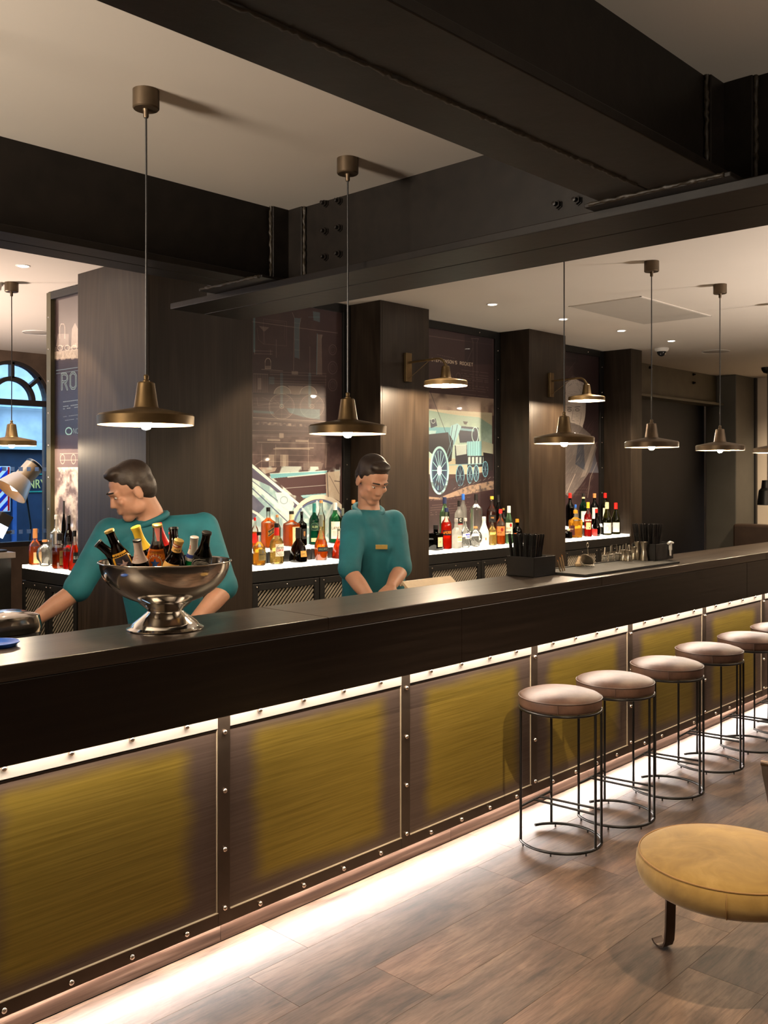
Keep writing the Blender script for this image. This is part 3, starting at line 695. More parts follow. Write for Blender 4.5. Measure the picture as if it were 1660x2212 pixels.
# --- blueprint poster (between the first two columns)
W_, H_ = 560, 1000
x0, x1, z0, z1 = 3.79+0.05, 4.957-0.07, 1.12, CZ-0.065
T = poster_T(x0, x1, z0, z1, W_, H_, Y=PY)
cv = Canvas(W_, H_, PLUM, T)
f = off(500, 650, 3.609); g = off(500, 950, 3.609)
L_ = lambda q, pts, wd, col, al=1, cl=False: cv.pl([q(*p) for p in pts], wd, col, al, cl)
F_ = lambda q, pts, col, al=1: cv.fill([q(*p) for p in pts], col, al)
E_ = lambda q, cx, cy, rx, ry, wd, col, al=1, a0=0, a1=2*PI: cv.pl([q(*p) for p in cv.ell(cx, cy, rx, ry, a0, a1)], wd, col, al)
cv.cloud(545, 640, 740, 1000, (0.30, 0.22, 0.21), 0.6, 60)
L_(f, [(60, 150), (180, 163), (830, 250)], 1.6, CREAM, .6)
L_(f, [(250, 140), (430, 160), (430, 350), (250, 335)], 1.2, CREAM, .35, True); L_(f, [(262, 155), (415, 172), (415, 305)], 1, CREAM, .3)
F_(f, [(215, 195), (295, 205), (262, 235), (250, 235)], CREAM, .35); L_(f, [(200, 210), (210, 300), (250, 335)], 1.2, CREAM, .35); L_(f, [(255, 235), (258, 330)], 2, CREAM, .3)
F_(f, [(170, 130), (185, 130), (185, 400), (170, 400)], TEAL, .5)
L_(f, [(475, 90), (492, 135), (485, 540)], 2, CREAM, .5); F_(f, [(490, 130), (540, 135), (530, 210), (530, 450), (492, 440)], (.35, .45, .48), .65); L_(f, [(543, 130), (530, 200), (530, 450)], 1.6, CREAM, .5)
for y in (170, 300, 380): L_(f, [(490, y), (532, y+4)], 1.2, CREAM, .4)
F_(f, [(635, 80), (690, 90), (690, 165), (640, 150)], TEAL, .35); L_(f, [(600, 125), (690, 125)], 1.5, TEAL, .5)
F_(f, [(668, 260), (715, 262), (700, 300), (703, 575), (665, 575)], CREAM, .30); L_(f, [(670, 255), (664, 575)], 3, TEAL, .6); L_(f, [(700, 262), (705, 575)], 2, CREAM, .5); L_(f, [(612, 355), (612, 580)], 2, CREAM, .4)
for y, r in ((380, 34), (520, 42), (655, 40)):
    E_(f, 790, y, r*0.85, r*1.15, 1.4, CREAM, .4); E_(f, 790, y, r*0.5, r*.7, 1, CREAM, .25)
for y in (388, 410): L_(f, [(180, y), (320, y+4)], 1.6, CREAM, .5)
L_(f, [(180, 375), (180, 415)], 2, CREAM, .5); L_(f, [(305, 380), (305, 420)], 2, CREAM, .4); L_(f, [(350, 300), (350, 440)], 2, CREAM, .4)
E_(f, 285, 478, 22, 32, 2.2, CREAM, .6, PI, 2*PI); L_(f, [(263, 478), (263, 528), (307, 528), (307, 478)], 2, CREAM, .6); L_(f, [(235, 532), (400, 545)], 2, CREAM, .6)
F_(f, [(262, 505), (308, 505), (308, 530), (262, 530)], CREAM, .4)
for k in range(9): L_(f, [(176+k*13, 568), (176+k*13, 712)], 1.5, CREAM, .5)
L_(f, [(172, 566), (285, 572)], 1.8, CREAM, .5); F_(f, [(205, 600), (235, 600), (235, 690), (205, 690)], CREAM, .3)
for y, a in ((552, .45), (572, .5), (600, .3), (622, .4), (640, .4)): L_(f, [(300, y), (740, y+14)], 1.5, CREAM, a)
F_(f, [(470, 545), (520, 548), (520, 575), (470, 572)], CREAM, .45); F_(f, [(290, 590), (335, 590), (335, 650), (290, 650)], TEAL, .25)
L_(f, [(735, 580), (735, 740)], 1.4, CREAM, .4)
for cx in (398, 600):
    F_(f, cv.ell(cx, 725, 66, 62, PI, 2*PI), (.62, .60, .56), .55); E_(f, cx, 725, 66, 62, 2.2, CREAM, .6, PI, 2*PI)
F_(f, [(440, 660), (560, 665), (530, 730), (470, 728)], CREAM, .4)
for x in (380, 600): F_(f, [(x, 560), (x+22, 560), (x+22, 830), (x, 830)], TEAL, .28)
L_(f, [(170, 720), (740, 745)], 2.5, (.12, .08, .08), .8)
for y in (757, 772, 800, 826, 880): L_(f, [(170, y), (730, y+8)], 1.4, CREAM, .32)
L_(f, [(200, 750), (205, 815), (370, 790)], 1.5, CREAM, .4); L_(f, [(240, 750), (350, 800)], 1.5, CREAM, .35)
for cx, r in ((392, 98), (628, 92)):
    E_(f, cx, 822, r, r, 2.2, CREAM, .5); E_(f, cx, 822, r*.9, r*.9, 1.2, CREAM, .35); E_(f, cx, 822, 16, 16, 1.6, CREAM, .5)
    for k in range(8): a = k*PI/4; L_(f, [(cx, 822), (cx+r*.9*math.cos(a), 822+r*.9*math.sin(a))], 1.2, CREAM, .35)
F_(f, [(430, 835), (690, 845), (690, 925), (560, 905), (450, 870)], TEAL, .42); F_(f, [(170, 850), (330, 862), (330, 880), (170, 870)], TEAL, .35)
L_(f, [(170, 908), (820, 945)], 3, CREAM, .55); L_(f, [(170, 920), (640, 945)], 1.5, CREAM, .5)
cv.cloud(*f(60, 935), *f(640, 985), CREAM, .55, 14, 3, 8, .40, .7)
for y in (1010, 1042, 1052): L_(f, [(60, y-3), (700, y+6)], 1.4, CREAM, .4)
F_(f, [(372, 1030), (408, 1030), (408, 1068), (372, 1068)], CREAM, .5)
L_(f, [(200, 1100), (760, 1112)], 2.2, CREAM, .5); L_(f, [(235, 1115), (235, 1300)], 1.6, CREAM, .45); L_(f, [(345, 1120), (345, 1290)], 2, CREAM, .45); L_(f, [(600, 1075), (600, 1300)], 2.2, CREAM, .5)
L_(f, [(345, 1145), (610, 1155)], 5, CREAM, .5); F_(f, [(280, 1075), (380, 1078), (380, 1092), (280, 1090)], CREAM, .5); F_(f, [(500, 1080), (600, 1084), (600, 1100), (500, 1098)], CREAM, .5); L_(f, [(745, 1100), (735, 1300)], 4, CREAM, .4)
L_(f, [(60, 1195), (640, 1205)], 1.6, CREAM, .4)
cv.cloud(545, 940, 740, 1010, (.62, .55, .50), .35, 40, 3, 4, .35, .8)
for x in (290, 380, 400): F_(g, [(x, 115), (x+45, 115), (x+45, 205), (x, 205)], CREAM, .45)
L_(g, [(330, 70), (640, 62)], 5, CREAM, .5); L_(g, [(230, 165), (700, 175)], 2, CREAM, .45); L_(g, [(170, 205), (240, 160)], 2, CREAM, .5)
F_(g, [(210, 215), (355, 215), (340, 245), (260, 265)], CREAM, .65); F_(g, [(560, 180), (720, 180), (700, 235), (560, 235)], (.5, .45, .42), .6)
# big machine close-up at the foot
F_(g, [(60, 180), (170, 205), (560, 520), (700, 470), (840, 480), (840, 900), (60, 900)], (.55, .70, .72), .9)
cv.cloud(*g(60, 205), *g(850, 900), PALE, .8, 45, 3, 12, .45, .6)
F_(g, [(330, 300), (745, 250), (745, 470), (560, 450), (480, 430)], (.25, .15, .16), 1); F_(g, [(300, 265), (745, 240), (745, 262), (310, 300)], TEAL, 1); L_(g, [(300, 264), (745, 240)], 3, PALE, .9); L_(g, [(440, 290), (730, 262)], 5, PALE, .8)
L_(g, [(410, 378), (740, 352)], 2, PALE, .7); F_(g, [(540, 432), (740, 415), (740, 440), (560, 455)], TEAL, .9); L_(g, [(545, 440), (740, 425)], 2.5, PALE, .8)
F_(g, [(60, 150), (180, 200), (330, 320), (545, 520), (560, 545), (510, 545), (300, 360), (60, 250)], (.30, .28, .36), 1)
L_(g, [(100, 150), (545, 520)], 12, PALE, 1); L_(g, [(60, 140), (530, 535)], 3, (.30, .33, .45), .8)
L_(g, [(60, 260), (170, 340), (470, 610)], 16, PALE, 1); L_(g, [(60, 300), (170, 385), (440, 640)], 4, (.22, .25, .38), .9); L_(g, [(60, 240), (400, 505)], 3, (.25, .28, .40), .9)
F_(g, [(60, 400), (170, 430), (260, 520), (170, 620), (60, 640)], (.25, .24, .34), .8); L_(g, [(60, 500), (200, 575), (330, 690)], 10, (.80, .85, .82), .9)
F_(g, [(340, 410), (440, 410), (490, 500), (470, 560), (370, 500)], PALE, .9); E_(g, 410, 470, 28, 28, 2, (.3, .4, .5), .8)
E_(g, 690, 700, 232, 256, 18, (.82, .78, .72), 1); E_(g, 690, 700, 205, 228, 8, (.30, .36, .50), 1); E_(g, 690, 700, 60, 66, 8, PALE, 1)
for k in range(10): a = k*PI/5+.2; L_(g, [(690+55*math.cos(a), 700+60*math.sin(a)), (690+200*math.cos(a), 700+222*math.sin(a))], 9, (.80, .84, .84), .9)
F_(g, [(735, 255), (845, 240), (845, 480), (790, 450), (740, 440)], (.74, .68, .60), .9); L_(g, [(745, 260), (755, 440)], 6, (.35, .32, .32), .8); L_(g, [(765, 280), (840, 420)], 1.6, (.2, .15, .15), .9); L_(g, [(805, 320), (845, 325)], 3, (.2, .15, .15), .9); F_(g, [(815, 190), (845, 190), (845, 235), (815, 230)], (.2, .14, .14), .8)
grime(cv)
frame_poster('blueprint_poster', 'framed engine blueprint poster with a big wheel at its foot', 3.79, 4.957, cv.image('blueprint_print'))
# --- locomotive poster
x0, x1 = 5.497+0.05, 6.817-0.07
T = poster_T(x0, x1, z0, z1, W_, H_, Y=PY); cv = Canvas(W_, H_, PLUM, T)
f = off(840, 640, 2.862); g = off(860, 930, 2.767)
L_(f, [(180, 235), (255, 245), (640, 300)], 1.4, CREAM, .5)
F_(f, [(470, 240), (640, 240), (640, 420), (470, 420)], (.16, .11, .12), .6)
L_(f, [(515, 262), (522, 285), (522, 580)], 1.4, CREAM, .5); L_(f, [(555, 262), (546, 285), (546, 580)], 1.4, CREAM, .5); L_(f, [(512, 260), (556, 262)], 1.8, CREAM, .5); L_(f, [(520, 320), (470, 440)], 1.3, CREAM, .4)
xa, ya = f(265, 400)
cv.text("STEPHENSON'S ROCKET", xa, ya, 6.4, 2.4, (.95, .88, .76), 1, 0.62, 0.125)
for k in range(8): L_(f, [(300+k*14, 360+k*3), (309+k*14, 362+k*3)], 1.4, CREAM, .5)
for y, xx0 in ((455, 450), (475, 450), (490, 450), (503, 450), (513, 450), (545, 450), (560, 450), (575, 450), (600, 450), (615, 450), (630, 450), (650, 470)):
    n = 20
    for k in range(n):
        if cv.r.rand() < .84: L_(f, [(xx0+k*8.4, y+k*1.0), (xx0+k*8.4+6, y+k*1.0+.7)], 1.5, CREAM, .5)
E_(f, 430, 495, 13, 22, 1.3, CREAM, .4); L_(f, [(400, 520), (520, 535)], 1.4, CREAM, .4); L_(f, [(330, 630), (640, 660)], 1.2, CREAM, .4); L_(f, [(390, 480), (410, 525), (390, 560)], 1.3, CREAM, .4)
cv.cloud(*f(180, 590), *f(660, 740), (.62, .54, .47), .9, 70, 3, 5, .1, .55)
F_(f, [(150, 690), (640, 720), (640, 1100), (150, 1100)], (.72, .70, .60), .9)
F_(f, [(150, 700), (262, 706), (330, 720), (430, 735), (560, 748), (640, 800), (640, 1000), (150, 1000)], (.48, .60, .56), .9)
cv.cloud(*f(150, 760), *f(640, 1010), (.70, .80, .76), .7, 60, 3, 9, .35, .7)
g2 = g
F_(g, [(-30, -20), (330, -20), (330, 100), (-30, 160)], (.34, .58, .64), .9); F_(g, [(60, 0), (230, 0), (210, 60), (60, 90)], PALE, .5)
F_(f, [(425, 800), (555, 812), (560, 900), (440, 905)], (.08, .13, .22), 1); F_(f, [(430, 812), (530, 822), (528, 836), (430, 826)], (.42, .62, .68), .9); E_(f, 535, 855, 20, 46, 5, (.65, .78, .78), .9)
F_(f, [(385, 800), (425, 785), (450, 805), (405, 920), (375, 900)], (.55, .74, .78), 1); L_(f, [(395, 800), (380, 900)], 3, (.1, .14, .22), .9); L_(f, [(425, 795), (400, 915)], 3, (.1, .14, .22), .9)
L_(f, [(255, 585), (355, 845)], 2.2, (.12, .12, .15), .9); F_(f, [(460, 772), (490, 775), (480, 792), (466, 790)], (.1, .1, .12), .9)
F_(f, [(255, 765), (290, 755), (300, 800), (260, 815)], (.10, .13, .20), .9); E_(f, 275, 770, 12, 14, 2, PALE, .8)
F_(g, [(110, 30), (300, 10), (330, 60), (320, 180), (280, 200), (180, 120)], (.06, .07, .12), 1); L_(g, [(300, 0), (320, 120), (290, 190)], 4, (.40, .60, .66), .8); L_(g, [(340, 0), (290, 150)], 3, (.5, .68, .72), .8)
F_(g, [(340, 90), (420, 85), (425, 205), (345, 200)], (.10, .10, .16), 1); F_(g, [(345, 85), (410, 82), (410, 140), (350, 150)], PALE, .8)
F_(g, [(412, 65), (500, 62), (500, 150), (415, 150)], (.50, .72, .76), 1); F_(g, [(500, 60), (570, 80), (570, 150), (500, 150)], (.70, .72, .64), .9)
for k in range(6): L_(g, [(420+k*14, 66), (420+k*14, 150)], 1.6, (.18, .28, .36), .8)
F_(g, [(415, 152), (520, 150), (520, 215), (415, 220)], (.08, .10, .15), .9)
for k in range(5): F_(g, [(420+k*22, 158), (434+k*22, 157), (434+k*22, 200), (420+k*22, 203)], (.72, .80, .78), .9)
L_(g, [(300, 206), (530, 196)], 4, (.45, .62, .66), .9); F_(g, [(510, 130), (570, 140), (570, 270), (515, 270)], (.10, .08, .10), .9)
F_(g, [(-30, 225), (250, 300), (600, 230), (600, 330), (250, 420), (-30, 420)], (.20, .15, .17), .85)
for cx, cy, rx, ry in ((372, 268, 24, 62), (430, 262, 16, 52), (468, 255, 15, 48), (522, 230, 16, 46)):
    F_(g, cv.ell(cx, cy, rx, ry), (.10, .14, .22), 1); E_(g, cx, cy, rx, ry, 4, (.42, .66, .74), 1)
    for k in range(8): a = k*PI/4; L_(g, [(cx, cy), (cx+rx*math.cos(a), cy+ry*math.sin(a))], 1.8, (.55, .74, .78), .9)
cx, cy, rx, ry = 248, 238, 52, 138
F_(g, cv.ell(cx, cy, rx, ry), (.16, .22, .32), 1); E_(g, cx, cy, rx, ry, 11, (.62, .80, .82), 1); E_(g, cx, cy, rx*.8, ry*.84, 3, (.25, .40, .50), 1)
for k in range(14): a = k*2*PI/14; L_(g, [(cx, cy), (cx+rx*.82*math.cos(a), cy+ry*.86*math.sin(a))], 3.4, (.60, .80, .84), 1)
F_(g, cv.ell(cx, cy, 14, 30), PALE, 1)
for k in range(9): L_(g, [(330+k*30, 352-k*9), (345+k*30, 340-k*9)], 2.2, (.65, .66, .62), .7)
F_(g, [(150, 392), (250, 400), (420, 330), (600, 292), (600, 350), (430, 400), (250, 420), (150, 420)], (.72, .62, .52), .75); cv.cloud(*g(150, 300), *g(600, 420), (.20, .18, .20), .8, 16, 3, 6, .45, .75)
F_(g, [(100, 405), (250, 412), (600, 345), (600, 800), (100, 800)], (.20, .13, .145), .93)
for y in (418, 448, 462, 476, 490, 504):
    for k in range(24):
        if cv.r.rand() < .8: L_(g, [(195+k*10, y-k*.9), (202+k*10, y-k*.9-.6)], 1.8, CREAM, .4)
grime(cv)
frame_poster('locomotive_poster', 'framed old steam locomotive poster with lettering at its head', 5.497, 6.817, cv.image('locomotive_print'))
# --- portrait poster
x0, x1 = 7.39+0.05, 8.577-0.07
T = poster_T(x0, x1, z0, z1, W_, H_, Y=PY); cv = Canvas(W_, H_, (.18, .115, .125), T)
f = off(1200, 550, 3.609); g = off(860, 930, 2.767)
L_(f, [(85, 800), (165, 810), (160, 830), (100, 910)], 1.3, CREAM, .4); F_(f, [(85, 745), (180, 760), (180, 840), (85, 840)], (.12, .08, .09), .5)
for y in range(870, 960, 9): L_(f, [(70, y), (140, y+4)], 1.3, CREAM, .35)
GR = (.74, .70, .67)
F_(f, cv.ell(140, 1190, 98, 225), GR, .95); F_(f, [(60, 1000), (60, 1350), (150, 1420), (215, 1350), (225, 1000), (150, 965)], GR, .9)
hr = np.random.RandomState(4)
for k in range(170):   # engraved hair
    a = hr.uniform(PI*1.02, PI*1.98); r = hr.uniform(.72, 1.05); x, y = 140+100*r*math.cos(a), 1180+225*r*math.sin(a); d = hr.uniform(12, 30)
    L_(f, [(x, y), (x+d*.4*math.cos(a+1.6), y+d*1.4*math.sin(a+1.6))], 1.3, hr.choice([.68, .28])*np.ones(3), .7)
for k in range(120):
    y = hr.uniform(1060, 1390); x = hr.uniform(70, 200); L_(f, [(x, y), (x+14, y+5)], 1.1, (.26, .25, .27), .4)
E_(f, 172, 1210, 16, 9, 2.5, (.12, .11, .12), .9); E_(f, 110, 1212, 15, 9, 2.5, (.12, .11, .12), .9); L_(f, [(152, 1188), (195, 1184)], 3, (.15, .14, .15), .8); L_(f, [(95, 1190), (128, 1190)], 3, (.15, .14, .15), .8)
L_(f, [(140, 1205), (128, 1290), (150, 1298)], 2.2, (.18, .17, .18), .8); L_(f, [(118, 1335), (170, 1332)], 3, (.16, .14, .15), .9); L_(f, [(205, 1230), (185, 1370), (150, 1420)], 2, (.25, .24, .25), .8)
F_(f, [(60, 1400), (150, 1420), (215, 1390), (300, 1500), (340, 1700), (60, 1700)], (.33, .33, .37), .95); F_(f, [(110, 1420), (200, 1400), (180, 1560), (140, 1560)], (.52, .54, .58), .9)
F_(g, [(1000, -60), (1090, -30), (1150, 20), (1190, 100), (1150, 240), (1090, 330), (1030, 400), (1000, 380)], (.40, .37, .36), .9); F_(g, [(1080, 60), (1110, 60), (1120, 240), (1060, 200)], (.22, .24, .29), .8)
for k in range(230):
    x, y = hr.uniform(1000, 1175), hr.uniform(-80, 380); L_(g, [(x, y), (x-16, y+26)], 1.2, (.70, .64, .58), .4)
for k in range(60): y = 80+k*3.4; L_(g, [(1165-k*1.2, y), (1192-k*1.2, y-12)], 1.4, (.75, .70, .64), .6)
L_(g, [(1190, 190), (1150, 280), (1135, 400)], 3.5, (.70, .66, .60), .7); L_(g, [(1060, 260), (1010, 370)], 4, (.75, .70, .64), .8)
for y in (348, 366, 384):
    for k in range(9): L_(g, [(1055+k*9, y), (1061+k*9, y)], 1.5, CREAM, .4)
grime(cv)
frame_poster('portrait_poster', 'framed dark poster with an engraved bust of a white-haired figure', 7.39, 8.577, cv.image('portrait_print'))
# --- left poster on the partition (plane X = 3.2)
xp = 3.2
ya, yb = 6.16, 5.53
T = poster_T(ya, yb, 1.10, CZ-0.06, 320, 1000, X=xp); cv = Canvas(320, 1000, (.25, .20, .20), T)
f = off(0, 550, 2.964); g = off(0, 950, 2.964)
cv.cloud(*f(350, 250), *f(560, 640), (.40, .36, .35), .6, 60)
L_(f, [(382, 540), (382, 470), (390, 448), (408, 448), (415, 470), (415, 540)], 3, CREAM, .75); F_(f, [(370, 510), (440, 510), (440, 590), (360, 590)], CREAM, .35); F_(f, [(460, 480), (480, 440), (500, 480), (510, 600), (455, 600)], CREAM, .5)
for cx in (385, 430, 475): E_(f, cx, 600, 16, 16, 2.5, CREAM, .6)
F_(f, [(340, 625), (560, 600), (560, 665), (340, 672)], (.70, .64, .56), .7); cv.cloud(*f(340, 600), *f(560, 680), CREAM, .5, 12)
F_(f, [(340, 680), (560, 670), (560, 1150), (340, 1170)], (.13, .12, .17), .85)
L_(f, [(360, 745), (560, 715)], 2.5, (.50, .62, .62), .7); L_(f, [(360, 765), (560, 735)], 2, (.50, .62, .62), .6)
xa, ya_ = f(372, 800)
for w_, c_ in ((9, (.52, .60, .56)), (4, (.10, .10, .15))): cv.text("ROC", xa+8, ya_+22, 33, w_, c_, .9, .45, -.12)
for y in (945, 975, 990, 1040, 1065):
    for k in range(10):
        if cv.r.rand() < .85: L_(f, [(405+k*12, y-k*1.6), (413+k*12, y-k*1.6-1)], 3.2 if y < 1000 else 2, (.60, .68, .66), .6)
E_(f, 440, 1132, 20, 22, 5, (.45, .60, .58), .8); cv.text("NO", *f(470, 1145), 10, 2, (.55, .65, .62), .7, .5)
F_(f, [(340, 1160), (560, 1150), (560, 1240), (340, 1245)], (.20, .15, .16), .9)
F_(g, [(340, 60), (560, 60), (560, 700), (340, 700)], (.42, .36, .36), .95); E_(g, 400, 125, 14, 30, 2.5, CREAM, .5); E_(g, 470, 125, 14, 30, 2.5, CREAM, .5); L_(g, [(385, 90), (500, 88), (500, 130), (385, 132)], 2.5, CREAM, .5, True)
cv.cloud(*g(340, 180), *g(560, 700), (.82, .77, .74), .9, 46, 4, 7, .38, .62)
grime(cv)
lp = thing('engine_poster', 'narrow framed engine poster on the partition left of the broad column', 'poster', (xp, 5.86, 1.10))
hh = CZ-0.005-1.10
quad_uv('print', [(0, 0.30, 0), (0, -0.33, 0), (0, -0.33, hh-0.05), (0, 0.30, hh-0.05)], print_mat('engine_print_mat', cv.image('engine_print'), 0.2, 0.9), lp)
box('backing_board', (0.001, 0.005, -0.33, 0.33, -0.1, hh), M_blackmetal, lp)
box('frame_bar', (-0.03, 0.004, 0.30, 0.36, -0.1, hh), flat('olive_lit_frame', (0.07, 0.06, 0.03), 0.4, 0.4), lp, 0.002)  # olive tone of the lit flank is put into this bar's colour
box('frame_bar', (-0.03, 0.004, -0.33, 0.30, hh-0.05, hh), M_blackmetal, lp, 0.002)
for k in range(8): link('bolt', small_bolt, None, lp, (-0.03, 0.33, 0.1+k*0.22), (0, -PI/2, 0))

# ================================================================== LAMPS
SHADE = [(0.155, 0.0), (0.156, 0.03), (0.150, 0.036), (0.042, 0.057), (0.039, 0.062), (0.028, 0.138), (0.024, 0.142), (0.013, 0.143)]
LINING = [(0.153, 0.001), (0.152, 0.028), (0.04, 0.052), (0.03, 0.06)]
def shade_parts(root, z, mat, watts=7.5, col=WARM, light_z=0.012):
    sh = obj('lamp_shade', MB().lathe(SHADE, 40, caps=False), mat, root, 35, (0, 0, z))
    obj('lining', MB().lathe(LINING, 40, caps=False), M_lampwhite, sh, 35)
    obj('bulb', MB().lathe([(0.0, -0.016), (0.012, -0.013), (0.019, -0.002), (0.019, 0.006), (0.012, 0.018), (0.009, 0.03)], 14), M_bulb, root, 60, (0, 0, z))
    return sh
def pendant(label, x, y, zr, mat, group='row of pendant lamps over the bar', watts=20):
    p = thing('pendant_lamp', label, 'lamp', (x, y, CZ), 0, group); zz = zr-CZ
    obj('canopy', MB().lathe([(0.040, -0.062), (0.0433, -0.058), (0.0433, 0.0)], 28), M_lampdark, p, 35)
    obj('canopy_grip', MB().lathe([(0.007, -0.09), (0.009, -0.085), (0.009, -0.07), (0.012, -0.062)], 12), M_lampdark, p, 35)
    obj('cord', MB().tube([(0, 0, -0.07), (0.002, 0.001, -0.4), (0, 0, zz+0.15)], 0.0033, 8), M_blackplastic, p, 40)
    obj('cord_grip', MB().lathe([(0.012, 0.138), (0.012, 0.146), (0.008, 0.15), (0.009, 0.162), (0.006, 0.166)], 12, (0, 0, zz)), mat, p, 35)
    shade_parts(p, zz, mat)
    return p
PY_ = 2.72
rows = [(0.76, 1.815, 'pendant lamp over the bar end, first of the row, out past the bowl'),
        (1.733, 1.815, 'brass pendant lamp hanging just above the beer bowl'),
        (2.66, 1.815, 'brass pendant lamp in front of the blueprint poster'),
        (4.232, 1.815, 'brass pendant lamp in front of the portrait poster, below the second wall lamp'),
        (5.172, 1.815, 'bronze pendant lamp in front of the last oak column, below the dome camera'),
        (6.11, 1.815, 'bronze pendant lamp in front of the navy wall'),
        (7.05, 1.815, 'bronze pendant lamp cut by the frame, beside the small black lamp'), (7.98, 1.815, 'last bronze pendant lamp of the row, farthest along the bar')]
for i, (x, z, lb) in enumerate(rows):
    pendant(lb, x, PY_, z, M_lampbrass if i in (1, 2, 3) else M_lampdark)
pendant('pendant lamp over the window counter, in front of the arched window', onY(25, 6.07), 6.07, 1.845, M_lampbrass, None)
def wall_lamp(px, label):
    x = onY(px, 4.735)
    p = thing('wall_lamp', label, 'lamp', (x, 4.735, 2.45), 0, 'brass wall lamps on the columns')
    box('back_plate', (-0.031, 0.031, -0.026, 0.0, -0.107, 0.107), M_lampbrass, p, 0.003)
    L = 0.376
    pts = [(0, -0.02, 0.035), (0, -0.1, 0.037), (0, -0.30, 0.042)]+[(0, -0.30-0.076*math.sin(a), 0.042-0.076*(1-math.cos(a))) for a in [PI/2*i/8 for i in range(1, 9)]]+[(0, -L, -0.040)]
    obj('arm', MB().tube(pts, 0.0085, 10), M_lampbrass, p, 50)
    obj('stay_rod', MB().tube([(0, -0.02, -0.085), (0, -0.23, 0.04)], 0.002, 6), M_lampbrass, p, 40)
    q = bpy.data.objects.new('lamp_head', None); C.objects.link(q); q.parent = p; q.location = (0, -L, -0.16)
    obj('lamp_shade', MB().lathe(SHADE+[(0.012, 0.150), (0.012, 0.158), (0.0, 0.158)], 40, caps=False), M_lampbrass, q, 35)
    obj('lining', MB().lathe(LINING, 40, caps=False), M_lampwhite, q, 35)
    obj('bulb', MB().lathe([(0.0, -0.006), (0.012, -0.003), (0.021, 0.008), (0.019, 0.02), (0.009, 0.04)], 14), M_bulb2, q, 60)
    return p
wall_lamp(879, 'brass wall lamp on the column left of the locomotive poster')
wall_lamp(1188, 'brass wall lamp on the column left of the portrait poster')
def ceil_spot(px, py, label, watts=150, xy=None):
    x, y = xy or onZ(px, py, CZ)
    p = thing('downlight', label, 'lamp', (x, y, CZ), 0, 'recessed ceiling downlights')
    obj('trim_ring', MB().lathe([(0.030, -0.001), (0.036, -0.005), (0.043, -0.002), (0.043, 0.0)], 24), M_white, p, 40)
    obj('lit_lens', MB().lathe([(0.0, -0.0045), (0.031, -0.004)], 20), M_down, p, 40)
    light('downlight_beam', 'SPOT', (x, y, CZ-0.02), watts, (1, 0.80, 0.58), 0.03, (0, 0, -1), 80, 0.25)
for x_, y_, lb in ((3.9, 4.22, 'lit ceiling downlight hidden by the cross beam, nearer the broad column'), (4.76, 4.22, 'lit ceiling downlight hidden by the cross beam, nearer the second column')): ceil_spot(0, 0, lb, 150, (x_, y_))
for px, py, lb in ((50, 574, 'lit ceiling downlight left of the broad oak column'), (1064, 657, 'big lit downlight above the locomotive poster, nearest the beam'), (1217, 689, 'lit downlight right behind a pendant cord'),
                   (1343, 714, 'lit downlight below the square ceiling hatch'), (1451, 736, 'lit downlight beside the dome camera')): ceil_spot(px, py, lb)
# ceiling hatch
q = [onZ(*p, CZ) for p in ((1226, 665), (1379, 637), (1540, 683), (1397, 698))]
hx0, hx1 = (q[0][0]+q[1][0])/2, (q[2][0]+q[3][0])/2; hy0, hy1 = (q[1][1]+q[2][1])/2, (q[0][1]+q[3][1])/2
ht = thing('ceiling_hatch', 'square access hatch set in the ceiling beside the pendants', 'hatch', ((hx0+hx1)/2, (hy0+hy1)/2, CZ))
a, b = abs(hx1-hx0)/2, abs(hy1-hy0)/2
box('door_panel', (-a+0.012, a-0.012, -b+0.012, b-0.012, -0.006, 0.0), flat('hatch_paint', (0.42, 0.38, 0.33), 0.6, 0, 0.02), ht, 0.002)
fm = MB(); fm.box(-a, a, -b, -b+0.01, -0.004, 0); fm.box(-a, a, b-0.01, b, -0.004, 0); fm.box(-a, -a+0.01, -b, b, -0.004, 0); fm.box(a-0.01, a, -b, b, -0.004, 0)
obj('hatch_frame', fm, M_ceil, ht)
x, y = onZ(1430, 752, CZ)
dc = thing('dome_camera', 'white dome camera with a dark glass dome on the ceiling', 'camera', (x, y, CZ))
obj('housing', MB().lathe([(0.052, -0.035), (0.066, -0.025), (0.072, -0.004), (0.070, 0)], 28), M_white, dc, 40)
obj('dark_dome', MB().lathe([(0.0, -0.082)]+[(0.046*math.cos(t), -0.036-0.046*math.sin(t)) for t in (1.3, 1.0, 0.7, 0.4, 0.1)]+[(0.046, -0.03)], 24), flat('smoked_dome', (0.02, 0.02, 0.022), 0.06), dc, 60)
for px, py, lb in ((1547, 759, 'round flat ceiling speaker grille beyond the dome camera'), (84, 718, 'round flat ceiling speaker grille near the arched window')):
    x, y = onZ(px, py, CZ); s_ = thing('ceiling_speaker', lb, 'speaker', (x, y, CZ))
    obj('grille', MB().lathe([(0.0, -0.005), (0.125, -0.005), (0.135, -0.001), (0.135, 0)], 32), flat('speaker_grille', (0.36, 0.32, 0.28), 0.6), s_, 40)
    obj('rim', MB().tube([(0.137*math.cos(k*PI/16), 0.137*math.sin(k*PI/16), -0.003) for k in range(32)], 0.003, 6, True), M_white, s_, 50)
x, y = onZ(-12, 612, CZ); sd = thing('smoke_detector', 'white smoke detector on the ceiling at the left edge', 'smoke detector', (x, y, CZ))
obj('base', MB().lathe([(0.055, -0.012), (0.055, 0)], 24), M_white, sd, 40); obj('sensor_head', MB().lathe([(0.032, -0.05), (0.042, -0.045), (0.045, -0.012)], 24), M_white, sd, 40)
